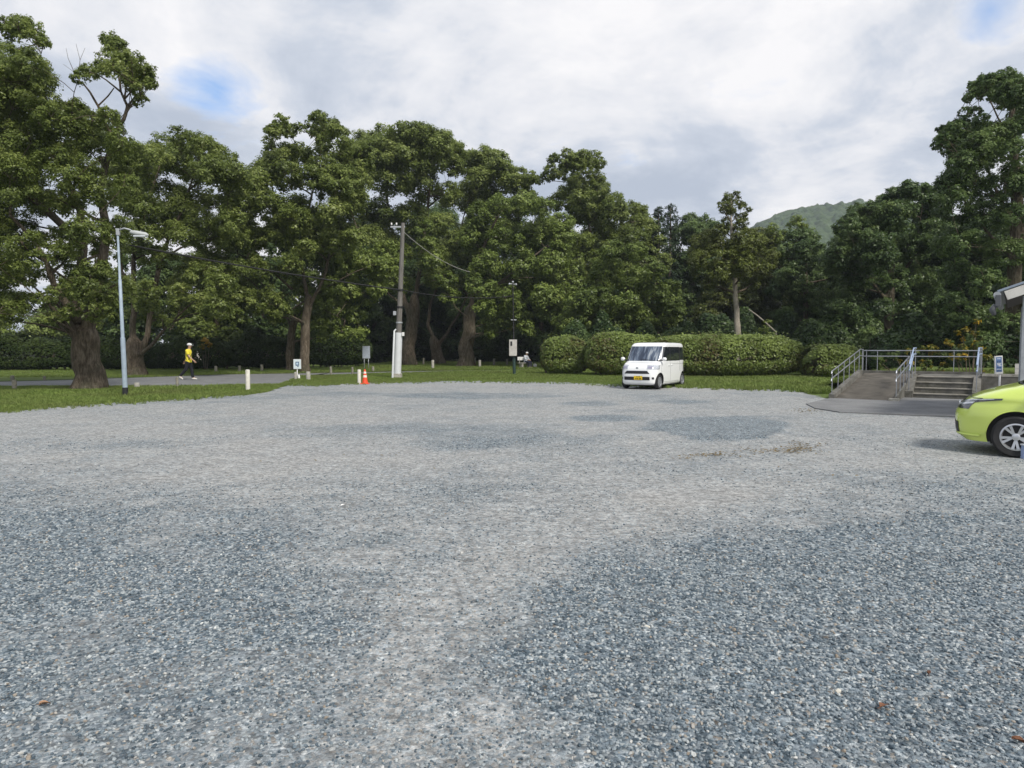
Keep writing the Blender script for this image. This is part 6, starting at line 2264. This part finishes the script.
for yy in (-.55, .55):
    Geo().box((-.02, yy, .19), (.34, .16, .385)).build('leg', CONCL, bench, bevel=.01, local=True)
Geo().box((-.25, 0, .78), (.05, 1.5, .28)).build('backrest', WHITE, bench, bevel=.01, local=True)
for yy in (-.5, .5):
    Geo().box((-.245, yy, .55), (.04, .06, .50)).build('back_post', CONCL, bench, bevel=.005, local=True)
wb_ = thing('white_bag', 'small white box like bag on the ground beside the bench', 'bag', gp(535, 367.6))
Geo().box((0, 0, .14), (.30, .22, .28), taper=.9).build('bag_body', WHT, wb_, bevel=.02, local=True)
Geo().tube([(-.08, 0, .27), (-.06, 0, .36), (.06, 0, .36), (.08, 0, .27)], .010, 6).build('handle', WHT, wb_, local=True)

# ------------------------------------------------------------------ litter on the gravel
LB = mat('dry_leaf', (0.16, 0.12, 0.055), .9, var=.4, vscale=30)
g = Geo()
rr = random.Random(5)
for (cx, cy, n, sx, sy) in ((772, 452, 90, 22, 1.6), (800, 448, 130, 9, 3.0), (722, 456, 60, 16, 1.0), (690, 458, 20, 14, 1), (806, 411, 60, 8, 1.2), (350, 461, 16, 60, 5), (840, 470, 14, 60, 20)):
    for _ in range(n):
        q = gp(cx+rr.gauss(0, sx), cy+rr.gauss(0, sy))
        a_ = rr.uniform(0, 6.28)
        L_ = rr.uniform(.03, .075)
        t1 = Vector((math.cos(a_), math.sin(a_), rr.uniform(-.2, .4)))*L_*.5
        t2 = Vector((-math.sin(a_), math.cos(a_), rr.uniform(-.3, .3)))*L_*.26
        c_ = q+Vector((0, 0, .014+rr.uniform(0, .02)))
        g.add([c_-t1, c_+t2+Vector((0, 0, .006)), c_+t1, c_-t2+Vector((0, 0, .006))], [(0, 1, 2, 3)])
props(g.build('leaf_litter', LB), 'drift of dry brown leaves on the gravel past the blue patch', 'leaf litter', kind='stuff')
LO = mat('orange_leaf', (0.19, 0.085, 0.045), .8, var=.25, vscale=20)


def fallen(px, py, L_, a_, label, m, name='fallen_leaf', cat='leaf', grp=None):
    q = gp(px, py)
    g = Geo()
    P_ = []
    for i in range(7):
        u = i/6
        wv = math.sin(math.pi*u)**.7*L_*.27
        x_ = (u-.5)*L_
        P_.append([Vector((x_, -wv, .006+.01*math.sin(u*3))), Vector((x_, 0, .001+.004*u)), Vector((x_, wv, .006+.01*math.sin(u*3+1)))])
    g.grid(P_)
    g.tube([(-L_*.75, 0, .003), (-L_*.5, 0, .003), (L_*.4, 0, .006)], .0012, 4)
    o = g.build(name, m, None, smooth=True)
    o.location = q+Vector((0, 0, .016))
    o.rotation_euler = (rr.uniform(-.1, .1), rr.uniform(-.1, .1), a_)
    return props(o, label, cat, grp)


fallen(884, 710, .062, .5, 'rust orange fallen leaf on the gravel at the lower right', LO)
fallen(928, 677, .045, 1.2, 'smaller rust coloured fallen leaf right of and beyond the other', LO)
fallen(1018, 745, .05, 2.0, 'brownish fallen leaf near the lower right corner', LO)
fallen(45, 708, .045, .2, 'tan fallen leaf near the lower left corner', mat('tan_leaf', (.34, .2, .12), .8, var=.2))
fallen(345, 507, .085, .6, 'crumpled white scrap of paper on the gravel', WHITE, 'paper_scrap', 'scrap')


# pale larger stones
def pebble(px, py, r, label):
    o = stone_obj(int(px))
    o.name = 'pebble'
    o.data.materials.clear()
    o.data.materials.append(mat('pale_stone', (.52, .50, .44), .8, var=.15))
    o.scale = (r,)*3
    o.location = gp(px, py)+Vector((0, 0, r*.45))
    return props(o, label, 'stone')


pebble(838, 693, .020, 'pale cream stone larger than the gravel around it, lower right')
pebble(647, 628, .019, 'pale stone near the edge of the coarse gravel patch')

# ------------------------------------------------------------------ haze
hz = Geo()
hz.box((200, 385, 80), (2100, 850, 162))
hzm = bpy.data.materials.new('haze')
hzm.use_nodes = True
t = NT(hzm.node_tree)
pv = t.n('ShaderNodeVolumePrincipled', Density=0.0003, Anisotropy=0.0)
pv.inputs['Color'].default_value = (0.80, 0.88, 1.0, 1)
t.n('ShaderNodeOutputMaterial', Volume=pv.outputs[0])
if HAZE:
    ho = hz.build('haze', hzm)
    props(ho, 'thin pale air between the camera and the distant hill', 'haze', kind='stuff')
